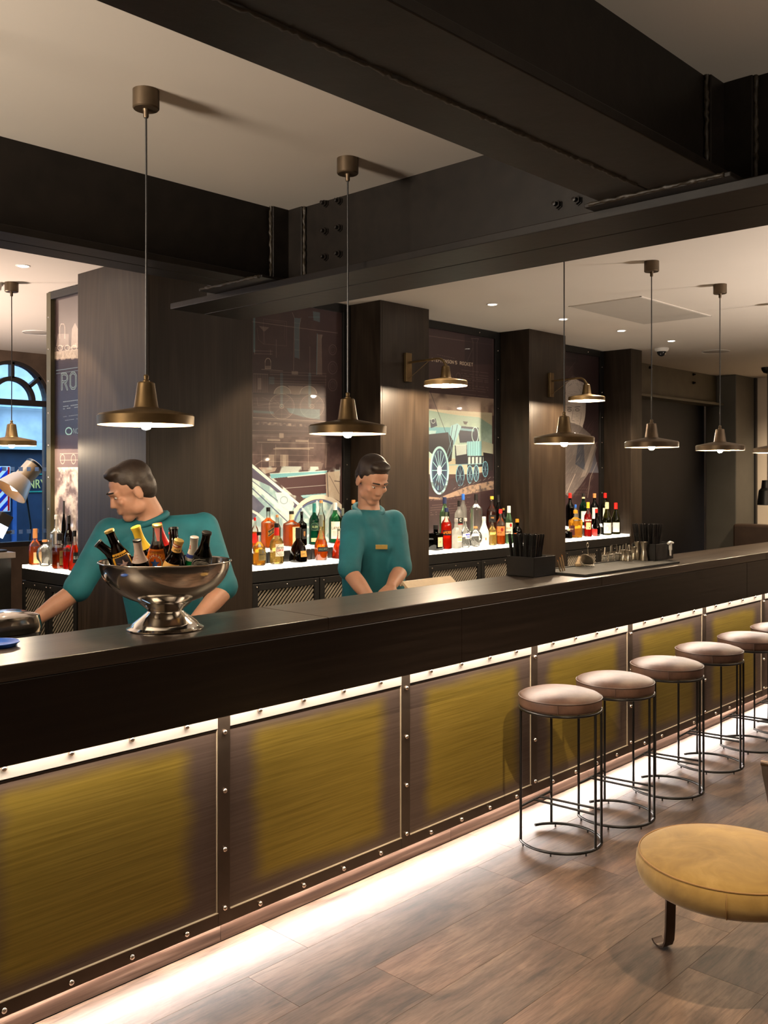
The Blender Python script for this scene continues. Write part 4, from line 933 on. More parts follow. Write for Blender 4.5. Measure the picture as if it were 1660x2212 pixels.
# small black bell lamp at the far end
xb, yb_ = 11.2, 11.2*(SA-((1659-U0)/FPX)*CA)/(CA+((1659-U0)/FPX)*SA)
zb_ = zof(1091, xb, yb_)
bl = thing('bell_lamp', 'small black bell shaped pendant lamp in front of the cream wall', 'lamp', (xb, yb_, CZ))
obj('canopy', MB().lathe([(0.0, -0.075), (0.045, -0.06), (0.065, -0.03), (0.07, 0)], 24), M_blackmetal, bl, 40)
obj('cord', MB().tube([(0, 0, -0.07), (0, 0, zb_+0.28-CZ)], 0.005, 8), M_blackplastic, bl)
obj('lamp_shade', MB().lathe([(0.108, 0.0), (0.115, 0.004), (0.098, 0.17), (0.07, 0.20), (0.062, 0.29), (0.0, 0.295)], 28, (0, 0, zb_-CZ)), M_blackmetal, bl, 35)
obj('bulb', MB().lathe([(0, 0.01), (0.03, 0.03), (0.03, 0.07), (0, 0.1)], 12, (0, 0, zb_-CZ)), M_down, bl, 60)
light('wall_wash', 'SPOT', (11.3, 3.6, 2.85), 260, (1, 0.8, 0.58), 0.05, (0.6, 0.1, -1), 110, 0.8)
# booth seat
bo = thing('booth_seat', 'brown leather booth seat back against the cream wall', 'booth', (11.75, 3.9, 0))
for k in range(4): box('back_cushion', (-0.12, 0.10, -1.2+0.58*k+0.003, -0.62+0.58*k-0.003, 0.45, 1.045), M_booth, bo, 0.03)
box('seat_cushion', (-0.65, -0.12, -1.2, 1.12, 0.30, 0.46), M_booth, bo, 0.03); box('plinth', (-0.6, 0.1, -1.18, 1.1, 0, 0.30), M_blackmetal, bo)

# ================================================================== BOTTLES
SHP = {  # (radius fraction, height fraction) of the outer glass up to under the cap
 'spirit': ([(.85, 0), (1, .02), (1, .56), (.94, .62), (.72, .68), (.42, .73), (.34, .77), (.32, .92)], 2),
 'wine':   ([(.85, 0), (1, .015), (1, .55), (.92, .62), (.62, .68), (.40, .74), (.36, .80), (.35, .94)], 2),
 'burgundy': ([(.85, 0), (1, .015), (1, .42), (.93, .50), (.70, .60), (.47, .70), (.36, .80), (.34, .94)], 2),
 'square': ([(.85, 0), (1, .02), (1, .60), (.93, .65), (.62, .70), (.36, .74), (.33, .80), (.33, .92)], 6),
 'flask':  ([(.88, 0), (1, .02), (.98, .20), (.78, .42), (.52, .58), (.34, .68), (.30, .80), (.30, .93)], 2.6),
 'tear':   ([(.80, 0), (.86, .02), (1, .18), (1, .28), (.82, .40), (.52, .52), (.34, .62), (.30, .72), (.28, .95)], 2.4),
 'bell':   ([(.80, 0), (.96, .02), (1, .10), (.88, .30), (.72, .46), (.46, .58), (.30, .64), (.28, .70), (.28, .86)], 2.2),
 'ball':   ([(.30, 0), (.62, .03), (.90, .15), (1, .32), (.94, .48), (.70, .62), (.40, .70), (.27, .74), (.25, .90)], 2),
 'jug':    ([(.86, 0), (1, .03), (1, .46), (.90, .56), (.60, .64), (.36, .70), (.34, .90)], 2.6),
 'slim':   ([(.86, 0), (1, .015), (1, .60), (.88, .66), (.52, .74), (.40, .82), (.38, .95)], 2),
 'beer':   ([(.85, 0), (1, .02), (1, .54), (.90, .62), (.64, .70), (.48, .78), (.43, .90), (.46, .97)], 2),
 'box':    ([(.92, 0), (1, .03), (1, .62), (.95, .66), (.45, .70), (.42, .74), (.42, .84)], 10),
 'skull':  ([(.45, 0), (.62, .04), (.66, .16), (.92, .26), (1, .40), (1, .54), (.82, .70), (.46, .78), (.30, .82), (.30, .94)], 2.3),
}
def sup(a, e): return 1.0 if e == 2 else (abs(math.cos(a))**e+abs(math.sin(a))**e)**(-1.0/e)
def patch(name, prof, e, r, h, z0, z1, a0, a1, mat, parent, grow=1.012, slant=0.0, n=10):
    """a paper label: a thin curved sheet that follows the glass"""
    def rad(z):
        for (r0, q0), (r1, q1) in zip(prof, prof[1:]):
            if q0 <= z <= q1: return r0+(r1-r0)*((z-q0)/((q1-q0) or 1))
        return prof[-1][0]
    me = bpy.data.meshes.new(name); vs = []; fs = []; uvs = []
    m = 4
    for j in range(m+1):
        for i in range(n+1):
            a = a0+(a1-a0)*i/n; z = z0+(z1-z0)*j/m+slant*(i/n-.5); R = rad(z)*r*sup(a, e)*grow+0.0004
            vs.append((R*math.cos(a), R*math.sin(a), z*h)); uvs.append((i/n, j/m))
    for j in range(m):
        for i in range(n): fs.append((j*(n+1)+i, j*(n+1)+i+1, (j+1)*(n+1)+i+1, (j+1)*(n+1)+i))
    me.from_pydata(vs, [], fs); uv = me.uv_layers.new()
    for p in me.polygons:
        for li, vi in zip(p.loop_indices, p.vertices): uv.data[li].uv = uvs[vi]
    me.polygons.foreach_set('use_smooth', [True]*len(me.polygons)); return link(name, me, mat, parent)
def bottle(label, loc, h, r, shape, gl, liq=None, fill=0.55, cap=None, caph=0.10, labels=(), group=None, M=None, face=None, neckband=None, cat='bottle'):
    prof, e = SHP[shape]
    b = thing('bottle', label, cat, loc, 0, group)
    if M is not None: b.rotation_euler = M.to_euler()
    rot = random.uniform(-0.2, 0.2)
    f = face if face is not None else math.atan2(-loc[1], -loc[0])+0.12
    f0 = f if e == 2 else round((f-PI/2)/(PI/2))*PI/2+PI/2  # flat sided bottles carry their label on a face
    nk = [2.0 if q > .69 else e for _, q in prof]
    obj('glass', MB().lathe([(a*r, q*h) for a, q in prof], 24, sq=nk), gl, b, 35)
    if liq:
        lp_ = [(a*r*.93, q*h+.003) for a, q in prof if q <= fill]; lp_.append((np.interp(fill, [q for _, q in prof], [a for a, _ in prof])*r*.93, fill*h))
        obj('liquid', MB().lathe(lp_, 24, sq=[nk[0]]*len(lp_)), liq, b, 35)
    if cap:
        ra, top = prof[-1][0]*r*1.12, 1.0
        zc = max(prof[-1][1]-0.0, 1-caph)
        if caph > 1-prof[-1][1]: ra2 = ra*1.02; c = [(ra2, (1-caph)*h), (ra, 0.995*h), (ra*.85, h)]
        else: c = [(ra, prof[-1][1]*h-.002), (ra, .99*h), (ra*.85, h)]
        obj('cap', MB().lathe(c, 18), cap, b, 40)
    if neckband: patch('neck_label', prof, 2, r, h, neckband[0], neckband[1], f-1.6, f+1.6, neckband[2], b, 1.06)
    for z0, z1, span, mat, *sl in labels:
        patch('paper_label', prof, e, r, h, z0, z1, f0-span/2, f0+span/2, mat, b, 1.015, sl[0] if sl else 0.0)
    return b
# glass, liquids, papers
G_clear = glass('clear_glass', (.93, .94, .92), .10, .03, (.7, .7, .66), .2)
G_frost = glass('frosted_glass', (.75, .75, .72), .75, .3, (.85, .84, .80))
G_green = glass('green_glass', (.04, .42, .22), .25, .03, (.02, .28, .14))
G_teal = glass('deep_green_glass', (.02, .26, .18), .3, .03, (.01, .20, .13))
G_pgreen = glass('pale_green_glass', (.62, .86, .62), .2, .03, (.4, .6, .4))
G_amber = glass('amber_glass', (.85, .42, .08), .3, .03, (.8, .30, .03))
G_brown = glass('brown_bottle_glass', (.10, .035, .01), .15, .02, (.05, .015, .004))
G_dark = glass('near_black_glass', (.025, .02, .012), .1, .02, (.01, .01, .006))
G_olive = glass('olive_wine_glass', (.16, .16, .02), .2, .02, (.10, .10, .01))
L_amber = glass('amber_spirit', (1.0, .40, .03), .35, .05, (1.0, .30, .02))
L_gold = glass('gold_spirit', (1.0, .66, .18), .35, .05, (1.0, .55, .12))
L_pale = glass('pale_gold_spirit', (1.0, .84, .45), .3, .05, (1.0, .75, .3))
L_brown = glass('brown_spirit', (.50, .14, .02), .3, .05, (.40, .09, .01))
L_red = glass('red_spirit', (.95, .05, .03), .45, .05, (.9, .03, .02))
L_orange = glass('red_orange_aperitif', (1.0, .12, .01), .55, .05, (1.0, .10, .01))
L_rose = glass('red_amber_liqueur', (1.0, .22, .06), .4, .05, (.95, .16, .04))
M_blk, M_gold = M_blackplastic, flat('gold_foil', (.75, .52, .16), .3, .7, .1, 30)
M_redcap = flat('red_foil', (.72, .02, .015), .35, 0, .1, 30); M_yelcap = flat('yellow_foil', (.85, .55, .04), .4, 0, .08, 30)
M_cork = flat('cork_top', (.70, .30, .10), .6, 0, .1, 30); M_whitecap = M_white; M_bluecap = flat('blue_cap', (.03, .16, .65), .35)
M_orangecap = flat('orange_cap', (.90, .33, .02), .4); M_tealcap = flat('teal_foil', (.02, .20, .19), .35); M_ivory = flat('ivory_foil', (.80, .68, .38), .4); M_silver = flat('silver_foil', (.70, .66, .62), .35, .5, .15, 60)
M_greycap = flat('grey_seal', (.22, .25, .20), .4, .3)
def lab(name, bg, w=96, h=128, *draw):
    c = Canvas(w, h, bg)
    for d in draw: d(c)
    grime(c, al=.04); return print_mat(name, c.image(name), .55)
TX = lambda s, x, y, hh, wd, col, sl=0.0: (lambda c: c.text(s, x, y, hh, wd, col, 1, .62, sl))
RC = lambda *a: (lambda c: c.rect(*a)); FL = lambda *a: (lambda c: c.fill(*a)); PLN = lambda *a: (lambda c: c.pl(*a))
def lines(x0, x1, y0, n, dy, col): return lambda c: [c.line((x0, y0+k*dy), (x1-(k % 2)*6, y0+k*dy), 2, col, .7) for k in range(n)]
INK, GOLDI = (.12, .10, .08), (.80, .62, .25)
P_black = lab('black_gold_label', (.03, .03, .03), 160, 64, TX('BLACK LABEL', 8, 44, 20, 3, GOLDI), RC(3, 3, 157, 61, 3, GOLDI))
P_cream = lab('cream_label', (.88, .80, .62), 96, 128, lines(22, 74, 30, 3, 30, (.55, .35, .2)), RC(5, 5, 91, 123, 2, (.6, .45, .25)))
P_olive = lab('olive_label', (.44, .38, .20), 96, 128, TX('AMARETTO', 6, 66, 12, 2, INK), RC(5, 5, 91, 123, 2, (.6, .5, .25)), lines(30, 66, 90, 3, 9, INK), lambda c: c.pl(c.ell(48, 32, 7, 10), 3, (.2, .3, .5)))
P_south = lab('comfort_label', (.93, .90, .84), 128, 128, TX('SOUTHERN', 14, 48, 16, 3, (.25, .20, .22)), TX('COMFORT', 14, 76, 20, 3.5, (.6, .08, .10)), lambda c: c.pl(c.ell(64, 62, 58, 58), 3, (.5, .4, .3)), lines(40, 90, 94, 3, 9, INK))
P_oval = lab('oval_gold_label', (.80, .60, .28), 96, 96, TX('COGNAC', 12, 54, 13, 2, INK), lambda c: c.pl(c.ell(48, 48, 42, 40), 3, (.5, .3, .1)))
P_glen = lab('green_circle_label', (.02, .19, .14), 128, 128, TX('GLEN', 30, 78, 26, 4, (.75, .80, .55)), lambda c: c.pl(c.ell(64, 64, 56, 58), 4, (.35, .55, .40)))
P_laph = lab('white_tall_label', (.90, .88, .82), 96, 160, TX('LAPHR', 10, 70, 22, 3, INK), lines(20, 76, 90, 5, 10, INK))
P_malt = lab('ivory_malt_label', (.90, .82, .60), 96, 140, lines(50, 84, 20, 4, 14, (.4, .42, .3)))
P_remy = lab('dark_band_label', (.05, .07, .08), 128, 64, TX('REMY MA', 10, 44, 24, 3.5, (.45, .55, .5)))
P_glay = lab('black_arch_label', (.02, .04, .05), 128, 120, TX('GLAYVA', 10, 74, 30, 4.5, (.85, .86, .84)), lines(40, 90, 30, 2, 9, (.4, .5, .5)))
P_gband = lab('gold_band_label', (.50, .36, .14), 160, 40, *[FL([(20+k*34, 6), (36+k*34, 6), (36+k*34, 34), (20+k*34, 34)], (.75, .60, .35)) for k in range(4)])
P_aper = lab('aperitif_label', (.05, .04, .10), 128, 64, TX('APEROL', 8, 46, 30, 6, (.98, .55, .05), -.08))
P_dia = lab('diamond_label', (.90, .80, .62), 96, 96, TX('LICOR', 18, 54, 14, 2.5, (.5, .4, .3)))
P_abs_b = lab('blue_print_label', (.93, .93, .92), 96, 96, TX('ABSOLUT', 4, 36, 20, 5, (.08, .20, .85)), TX('VODKA', 16, 74, 17, 4, (.15, .30, .85)))
P_abs_y = lab('yellow_print_label', (.93, .92, .88), 96, 96, TX('ABSOLUT', 4, 36, 20, 5, (.90, .66, .12)), TX('CITRON', 10, 74, 17, 4, (.92, .72, .2)))
P_cir = lab('black_band_label', (.04, .04, .05), 96, 96, TX('C', 52, 50, 36, 8, (.9, .88, .8)), FL([(0, 84), (96, 84), (96, 96), (0, 96)], (.6, .12, .06)))
P_mal = lab('white_bottle_label', (.95, .93, .88), 96, 128, FL([(62, 60), (74, 54), (80, 78), (70, 92), (60, 80)], (.85, .45, .08)), lines(20, 56, 50, 2, 8, (.6, .55, .4)))
P_morgan = lab('orange_figure_label', (.86, .50, .24), 128, 128, lambda c: c.fill(c.ell(78, 46, 22, 26), (.55, .10, .06)), TX('SPICED', 14, 94, 15, 3, INK), lines(20, 100, 106, 2, 9, INK))
P_bac = lab('white_rum_label', (.93, .89, .80), 110, 160, lambda c: c.fill(c.ell(78, 34, 20, 26), (.70, .07, .05)), TX('BACARDI', 8, 84, 16, 3, (.70, .5, .25)), TX('SUPERIOR', 6, 138, 14, 4, INK))
P_orange = lab('orange_band_label', (.90, .36, .06), 96, 64, FL([(20, 30), (90, 26), (90, 56), (20, 56)], (.25, .22, .2)))
P_camp = lab('white_arched_letters', (.45, .01, .03), 128, 64, TX('CAMPARI', 6, 48, 26, 7, (.96, .93, .88)))
P_ivory = lab('ivory_wine_label', (.90, .83, .58), 96, 120, lines(14, 60, 30, 4, 10, (.5, .45, .3)), FL([(60, 84), (80, 84), (80, 104), (60, 104)], INK))
P_white = lab('white_wine_label', (.93, .90, .85), 96, 120, lambda c: c.pl(c.ell(46, 60, 24, 30), 4, (.55, .52, .5)), lambda c: c.pl(c.ell(46, 60, 14, 18), 3, (.6, .57, .55)))
P_white2 = lab('plain_white_label', (.92, .89, .83), 96, 120, lines(20, 70, 40, 4, 12, (.65, .6, .55)))
P_gsq = lab('dark_crest_label', (.03, .03, .03), 64, 96, FL([(18, 24), (46, 24), (46, 60), (32, 74), (18, 60)], (.55, .38, .18)))
P_redw = lab('dark_red_label', (.25, .03, .02), 64, 96, TX('WHISKY', 3, 40, 11, 2.5, (.8, .7, .5)))
def shelf_bottle(bay, tier, px, top, wpx, shape, gl, label, dy=0.0, **k):
    Y = (4.82 if tier == 'f' else 4.968)+dy
    x = onY(px, Y); z = SZ if tier == 'f' else SZ+0.095
    h = zof(top, x, Y)-z; r = wpx/2*dep(x, Y)/FPX
    return bottle(label, (x, Y, z+0.0005), h, min(r, 0.072), shape, gl, group=['', 'bottles below the blueprint poster', 'bottles below the locomotive poster', 'bottles below the portrait poster'][bay], **k)
S = shelf_bottle
# bay 1
S(1, 'b', 551, 1118, 15, 'spirit', G_clear, 'bottle with a red label half hidden by the broad column', liq=L_amber, cap=M_redcap, labels=[(.2, .5, 2.4, M_redcap)])
S(1, 'b', 580, 1096, 25, 'square', G_clear, 'square orange whisky bottle with a slanted black label', liq=L_amber, fill=.62, cap=M_blk, caph=.10, labels=[(.34, .50, 1.5, P_black, .12)])
S(1, 'b', 599, 1112, 15, 'slim', G_clear, 'slim bottle with a cork top behind the orange whisky', liq=L_gold, cap=M_cork, caph=.08)
S(1, 'b', 630, 1104, 29, 'square', G_clear, 'square bourbon bottle with a tall cream label and cream neck', liq=L_amber, fill=.60, cap=M_blk, caph=.06, labels=[(.07, .56, 1.15, P_cream)], neckband=(.76, .91, M_ivory))
S(1, 'b', 652, 1105, 18, 'square', G_dark, 'black square whiskey bottle behind the bourbon', cap=M_blk, labels=[(.2, .5, 1.2, P_gsq)])
S(1, 'b', 679, 1087, 22, 'spirit', G_teal, 'deep green malt bottle with a circle on its side', cap=M_tealcap, caph=.22, labels=[(.34, .54, 1.8, P_glen), (.08, .17, 1.4, P_malt)])
S(1, 'b', 694, 1081, 18, 'slim', G_clear, 'clear bottle with an orange cork behind the green malt', liq=L_pale, cap=M_cork, caph=.06)
S(1, 'b', 724, 1086, 27, 'spirit', G_green, 'green whisky bottle with white cap and tall white label', cap=M_whitecap, caph=.18, labels=[(.12, .54, 1.5, P_laph)])
S(1, 'b', 741, 1098, 17, 'spirit', G_brown, 'brown bottle standing behind the white capped green one', cap=M_greycap, caph=.22)
S(1, 'b', 764, 1080, 24, 'spirit', G_clear, 'brown malt bottle with orange cork and ivory label', liq=L_brown, fill=.64, cap=M_cork, caph=.05, labels=[(.16, .52, 2.0, P_malt)], neckband=(.78, .87, M_ivory))
S(1, 'f', 560, 1149, 26, 'jug', G_clear, 'stout gold liqueur bottle with an olive label by the column', liq=L_gold, cap=M_blk, caph=.10, labels=[(.16, .50, 1.5, P_olive)])
S(1, 'f', 598, 1130, 28, 'jug', G_clear, 'pale gold liqueur bottle with a red neck', liq=L_pale, fill=.56, cap=M_blk, caph=.035, labels=[(.20, .50, 1.7, P_south)], neckband=(.70, .94, M_redcap))
S(1, 'f', 645, 1140, 40, 'bell', G_brown, 'flared dark cognac bottle with a small gold oval', liq=L_brown, fill=.45, cap=M_blk, caph=.30, labels=[(.17, .34, .9, P_oval)])
S(1, 'f', 694, 1112, 29, 'tear', G_clear, 'tear shaped orange cognac bottle with a tall grey seal', liq=L_amber, fill=.46, cap=M_greycap, caph=.26, labels=[(.20, .30, 2.4, P_remy)])
S(1, 'f', 734, 1142, 32, 'flask', G_clear, 'red tapered liqueur bottle with a black arched label', liq=L_rose, fill=.62, cap=M_greycap, caph=.06, labels=[(.16, .46, 1.7, P_glay)])
S(1, 'f', 780, 1151, 35, 'ball', G_dark, 'round dark ball shaped liqueur bottle with a gold band', cap=M_ivory, caph=.26, labels=[(.25, .40, 3.0, P_gband)])
# bay 2
S(2, 'b', 961, 1074, 22, 'wine', G_pgreen, 'pale green vermouth bottle with a dark gold topped neck', cap=flat('ink_foil', (.02, .03, .09), .35), caph=.17, labels=[(.2, .5, 1.6, P_white2)])
S(2, 'b', 1001, 1067, 16, 'slim', G_frost, 'tall frosted vodka bottle with a blue cap', .032, cap=M_bluecap, caph=.15)
S(2, 'b', 992, 1081, 19, 'spirit', G_frost, 'frosted vodka bottle with black neck and black band', -.03, cap=M_blk, caph=.18, labels=[(.30, .50, 2.0, P_cir)])
S(2, 'b', 1029, 1067, 22, 'square', G_clear, 'cut crystal bottle with black neck and a red ribbon bow', cap=M_blk, caph=.16)
S(2, 'b', 1063, 1072, 22, 'spirit', G_clear, 'dark rum bottle with a yellow cap', liq=L_brown, fill=.60, cap=M_yelcap, caph=.07, labels=[(.28, .48, 1.5, P_gsq)])
S(2, 'b', 1077, 1069, 17, 'wine', G_dark, 'tall black bottle in the corner by the third column', cap=M_blk, caph=.2)
S(2, 'b', 1088, 1098, 17, 'spirit', G_brown, 'brown bottle with a gold top behind the spiced rum', cap=M_gold, caph=.05)
S(2, 'f', 942, 1134, 25, 'box', G_dark, 'square black liqueur bottle with a diamond label', cap=M_blk, caph=.16, labels=[(.14, .52, 1.1, P_dia)])
S(2, 'f', 965, 1097, 24, 'spirit', G_clear, 'bright orange red aperitif bottle', liq=L_orange, fill=.66, cap=flat('ink_foil', (.02, .03, .09), .35), caph=.10, labels=[(.34, .46, 1.6, P_aper)])
S(2, 'f', 986, 1120, 23, 'jug', G_frost, 'frosted vodka bottle with yellow printing', cap=M_silver, caph=.05, labels=[(.22, .44, 1.3, P_abs_y)])
S(2, 'f', 1006, 1119, 18, 'jug', G_clear, 'clear vodka bottle with blue printing', cap=M_silver, caph=.05, labels=[(.30, .50, 1.8, P_abs_b)])
S(2, 'f', 1028, 1137, 27, 'skull', G_clear, 'clear skull shaped bottle in front of the crystal bottle', cap=M_cork, caph=.10)
S(2, 'f', 1046, 1116, 22, 'burgundy', flat('white_coated_glass', (.88, .87, .84), .3, 0, .03), 'all white rum liqueur bottle', cap=M_whitecap, caph=.12, labels=[(.10, .45, 1.2, P_mal)])
S(2, 'f', 1064, 1120, 19, 'jug', G_clear, 'pale gold liqueur bottle with a twig inside', liq=L_pale, fill=.62, cap=M_blk, caph=.09)
S(2, 'f', 1082, 1100, 21, 'spirit', G_clear, 'spiced rum bottle with an orange figure label', liq=L_amber, fill=.50, cap=M_redcap, caph=.12, labels=[(.26, .52, 1.7, P_morgan)])
S(2, 'f', 1100, 1093, 18, 'slim', G_pgreen, 'white rum bottle with white cap and red roundel', cap=M_whitecap, caph=.18, labels=[(.26, .56, 1.7, P_bac)])
S(2, 'f', 1118, 1121, 20, 'jug', G_dark, 'round shouldered black bottle with an orange cap', cap=M_orangecap, caph=.14, labels=[(.22, .42, 2.0, P_orange)])
# bay 3
S(3, 'b', 1232, 1065, 18, 'wine', G_dark, 'tall dark vermouth bottle with a red cap, leftmost below the portrait', cap=M_redcap, caph=.15)
S(3, 'b', 1244, 1090, 11, 'slim', G_frost, 'slim blue white bottle behind the red capped vermouth', cap=M_bluecap, caph=.15)
S(3, 'b', 1261, 1066, 18, 'wine', G_teal, 'dark green wine bottle with a cream collar', cap=M_blk, caph=.10, labels=[(.12, .45, 1.3, P_white2)], neckband=(.84, .89, M_ivory))
S(3, 'b', 1285, 1066, 18, 'wine', G_dark, 'dark wine bottle with an orange edged capsule', cap=M_cork, caph=.14, labels=[(.2, .55, 1.3, P_white2)])
S(3, 'b', 1308, 1065, 18, 'wine', G_olive, 'tall wine bottle with a bright red capsule', cap=M_redcap, caph=.16, labels=[(.2, .52, 1.3, P_white2)])
S(3, 'f', 1229, 1142, 12, 'box', G_dark, 'small black square bottle by the column edge', cap=M_ivory, caph=.12)
S(3, 'f', 1244, 1102, 24, 'square', G_clear, 'gold whisky in a cut square bottle with amber stopper', liq=L_gold, fill=.62, cap=M_orangecap, caph=.12, labels=[(.1, .45, .9, P_redw)])
S(3, 'f', 1271, 1085, 17, 'wine', G_clear, 'bright red bitter bottle with a gold capsule', liq=L_red, fill=.66, cap=M_yelcap, caph=.17, labels=[(.44, .53, 1.9, P_camp), (.22, .42, 1.2, P_ivory)])
S(3, 'f', 1289, 1099, 18, 'tear', G_dark, 'red and black round brandy bottle', liq=L_red, fill=.3, cap=M_redcap, caph=.15, labels=[(.02, .26, 1.5, M_redcap)])
S(3, 'f', 1312, 1085, 21, 'burgundy', G_olive, 'wine bottle with an ivory capsule and a ring on its label', cap=M_ivory, caph=.20, labels=[(.06, .38, 1.6, P_white)])
S(3, 'f', 1331, 1086, 20, 'burgundy', G_olive, 'rightmost wine bottle, red capsule and plain white label', cap=M_redcap, caph=.20, labels=[(.08, .38, 1.5, P_white2)])
# ribbon on the crystal bottle
def left_bottle(px, top, wpx, X, shape, gl, label, **k):
    y = onX(px, X); z = LZ+0.0005; h = zof(top, X, y)-z; r = wpx/2*dep(X, y)/FPX
    return bottle(label, (X, y, z), h, r, shape, gl, group='bottles below the left poster', **k)
left_bottle(76, 1142, 26, 3.07, 'jug', G_clear, 'amber rum bottle with a tan cork neck beside the window', liq=L_amber, fill=.52, cap=M_cork, caph=.26, labels=[(.06, .36, 1.4, flat('tan_label', (.75, .45, .2), .6))])
left_bottle(97, 1166, 34, 3.07, 'skull', G_clear, 'clear glass skull bottle below the left poster', cap=M_cork, caph=.08)
left_bottle(122, 1112, 24, 3.128, 'square', G_clear, 'tall cut crystal bottle below the left poster, ribbon at its neck', cap=M_silver, caph=.05)
left_bottle(138, 1082, 10, 3.158, 'slim', G_dark, 'slim dark bottle with a tall black neck behind the crystal bottle', cap=M_blk, caph=.25)
left_bottle(149, 1113, 20, 3.137, 'spirit', G_brown, 'dark whisky bottle with black label behind the red bottles', cap=M_blk, caph=.16, labels=[(.3, .5, 1.8, P_gsq)])
left_bottle(129, 1152, 26, 3.056, 'box', G_clear, 'square red brown liqueur bottle with a wide black cap', liq=L_brown, fill=.60, cap=M_blk, caph=.2, labels=[(.12, .52, 1.0, P_olive)])
left_bottle(147, 1160, 18, 3.072, 'square', G_clear, 'short faceted dark red bottle next to the square one', liq=L_red, fill=.55, cap=M_blk, caph=.14)
left_bottle(161, 1146, 24, 3.06, 'flask', G_clear, 'red tapered bottle with a black label at the broad column', liq=L_rose, fill=.64, cap=M_blk, caph=.15, labels=[(.2, .46, 1.5, P_glay)])

# ================================================================== BEER BOWL
BX, BY = 1.764, 2.655
bowl = thing('bowl', 'big polished steel footed bowl full of beer bottles on the bar', 'bowl', (BX, BY, ZT))
obj('foot', MB().lathe([(0.118, 0.0), (0.124, 0.002), (0.1235, 0.005), (0.110, 0.011), (0.105, 0.019), (0.101, 0.024), (0.060, 0.056), (0.057, 0.060), (0.057, 0.063)], 48), M_chrome, bowl, 30)
obj('collar', MB().lathe([(0.057, 0.062), (0.060, 0.066), (0.088, 0.090), (0.0895, 0.093), (0.086, 0.094)], 48), M_chrome, bowl, 30)
bp = [(0.0, 0.078)]+[(0.208*math.sin(t), 0.218-0.140*math.cos(t)) for t in [PI/2*k/16 for k in range(1, 17)]]
inner = [(r*0.985, z+0.0025) for r, z in reversed(bp[:-1])]
obj('basin', MB().lathe(bp+[(0.213, 0.2195), (0.2135, 0.222), (0.210, 0.223), (0.205, 0.2205)]+inner, 64), M_chrome, bowl, 40)
ring_pts = [(0.2115*math.cos(k*PI/32), 0.2115*math.sin(k*PI/32), 0.2205) for k in range(64)]
obj('rolled_rim', MB().tube(ring_pts, 0.0028, 8, True), M_chrome, bowl, 50)
STAR = lambda c: c.fill([(64+(30 if k % 2 == 0 else 13)*math.sin(k*PI/5), 84-(34 if k % 2 == 0 else 14)*math.cos(k*PI/5)) for k in range(10)], (.10, .32, .62))
def arc_text(c, s, cx, cy, r, a0, a1, hh, wd, col):
    for i, ch in enumerate(s):
        a = a0+(a1-a0)*i/(len(s)-1)
        for stt in GLYPH[ch].split():
            pts = []
            for j in range(0, len(stt)-1, 2):
                gx, gy = (int(stt[j])-2)*hh/6*.8, int(stt[j+1])*hh/6; R = r+gy
                b = a+gx/r; pts.append((cx+R*math.sin(b), cy-R*math.cos(b)))
            c.pl(pts, wd, col)
cs = Canvas(128, 160, (.90, .48, .06)); cs.fill(cs.ell(64, 84, 58, 70), (.93, .62, .10)); cs.fill(cs.ell(64, 84, 46, 54), (.90, .86, .70)); cs.fill(cs.ell(64, 84, 38, 44), (.85, .40, .05)); STAR(cs)
arc_text(cs, 'NEWCASTLE', 64, 84, 46, -1.25, 1.25, 13, 3.5, (.70, .06, .04)); cs.fill([(0, 128), (128, 128), (128, 150), (0, 150)], (.90, .80, .55)); cs.text('BROWN ALE', 12, 146, 13, 3.5, (.72, .06, .04))
P_star = print_mat('star_ale_label', cs.image('star_ale'), .4)
P_navy = lab('navy_gold_label', (.80, .58, .10), 128, 128, FL([(18, 26), (118, 26), (118, 128), (18, 128)], (.07, .06, .12)), TX('ALE', 26, 20, 12, 2.5, INK), FL([(70, 46), (78, 70), (104, 76), (80, 86), (70, 116), (62, 86), (36, 78), (62, 70)], (.78, .66, .62)), PLN([(30, 60), (110, 100)], 3, (.5, .45, .6)))
P_yel = lab('yellow_black_label', (.88, .62, .04), 128, 128, TX('OLD HEN', 8, 60, 30, 7, INK), PLN([(0, 90), (128, 90)], 8, INK))
P_foilp = lab('red_white_foil_label', (.74, .66, .62), 96, 128, TX('PILS', 20, 60, 16, 3, (.75, .10, .08)), lines(20, 76, 80, 4, 9, (.6, .25, .2)))
P_tan = lab('tan_round_label', (.85, .66, .36), 128, 128, lambda c: c.fill(c.ell(64, 46, 36, 20), (.60, .10, .06)), lambda c: c.fill(c.ell(64, 46, 22, 10), (.85, .8, .7)), TX('IRISH ALE', 14, 104, 15, 3, INK))
cw = Canvas(160, 128, (.03, .03, .035)); ww = np.random.RandomState(3)
for k in range(9):
    a = ww.uniform(0, 6); cw.pl([(80+ (12+6*t)*math.cos(a+t*.5), 64+(8+4.2*t)*math.sin(a+t*.5)) for t in range(13)], 2.2, (.80, .78, .74), .9)
cw.rect(50, 88, 96, 126, 4, (.75, .74, .70)); cw.fill([(56, 96), (80, 96), (80, 120), (56, 120)], (.6, .6, .58))
P_swirl = print_mat('white_swirl_label', cw.image('white_swirl'), .4)
RV, FV = Vector((SA, -CA, 0)), Vector((CA, SA, 0))
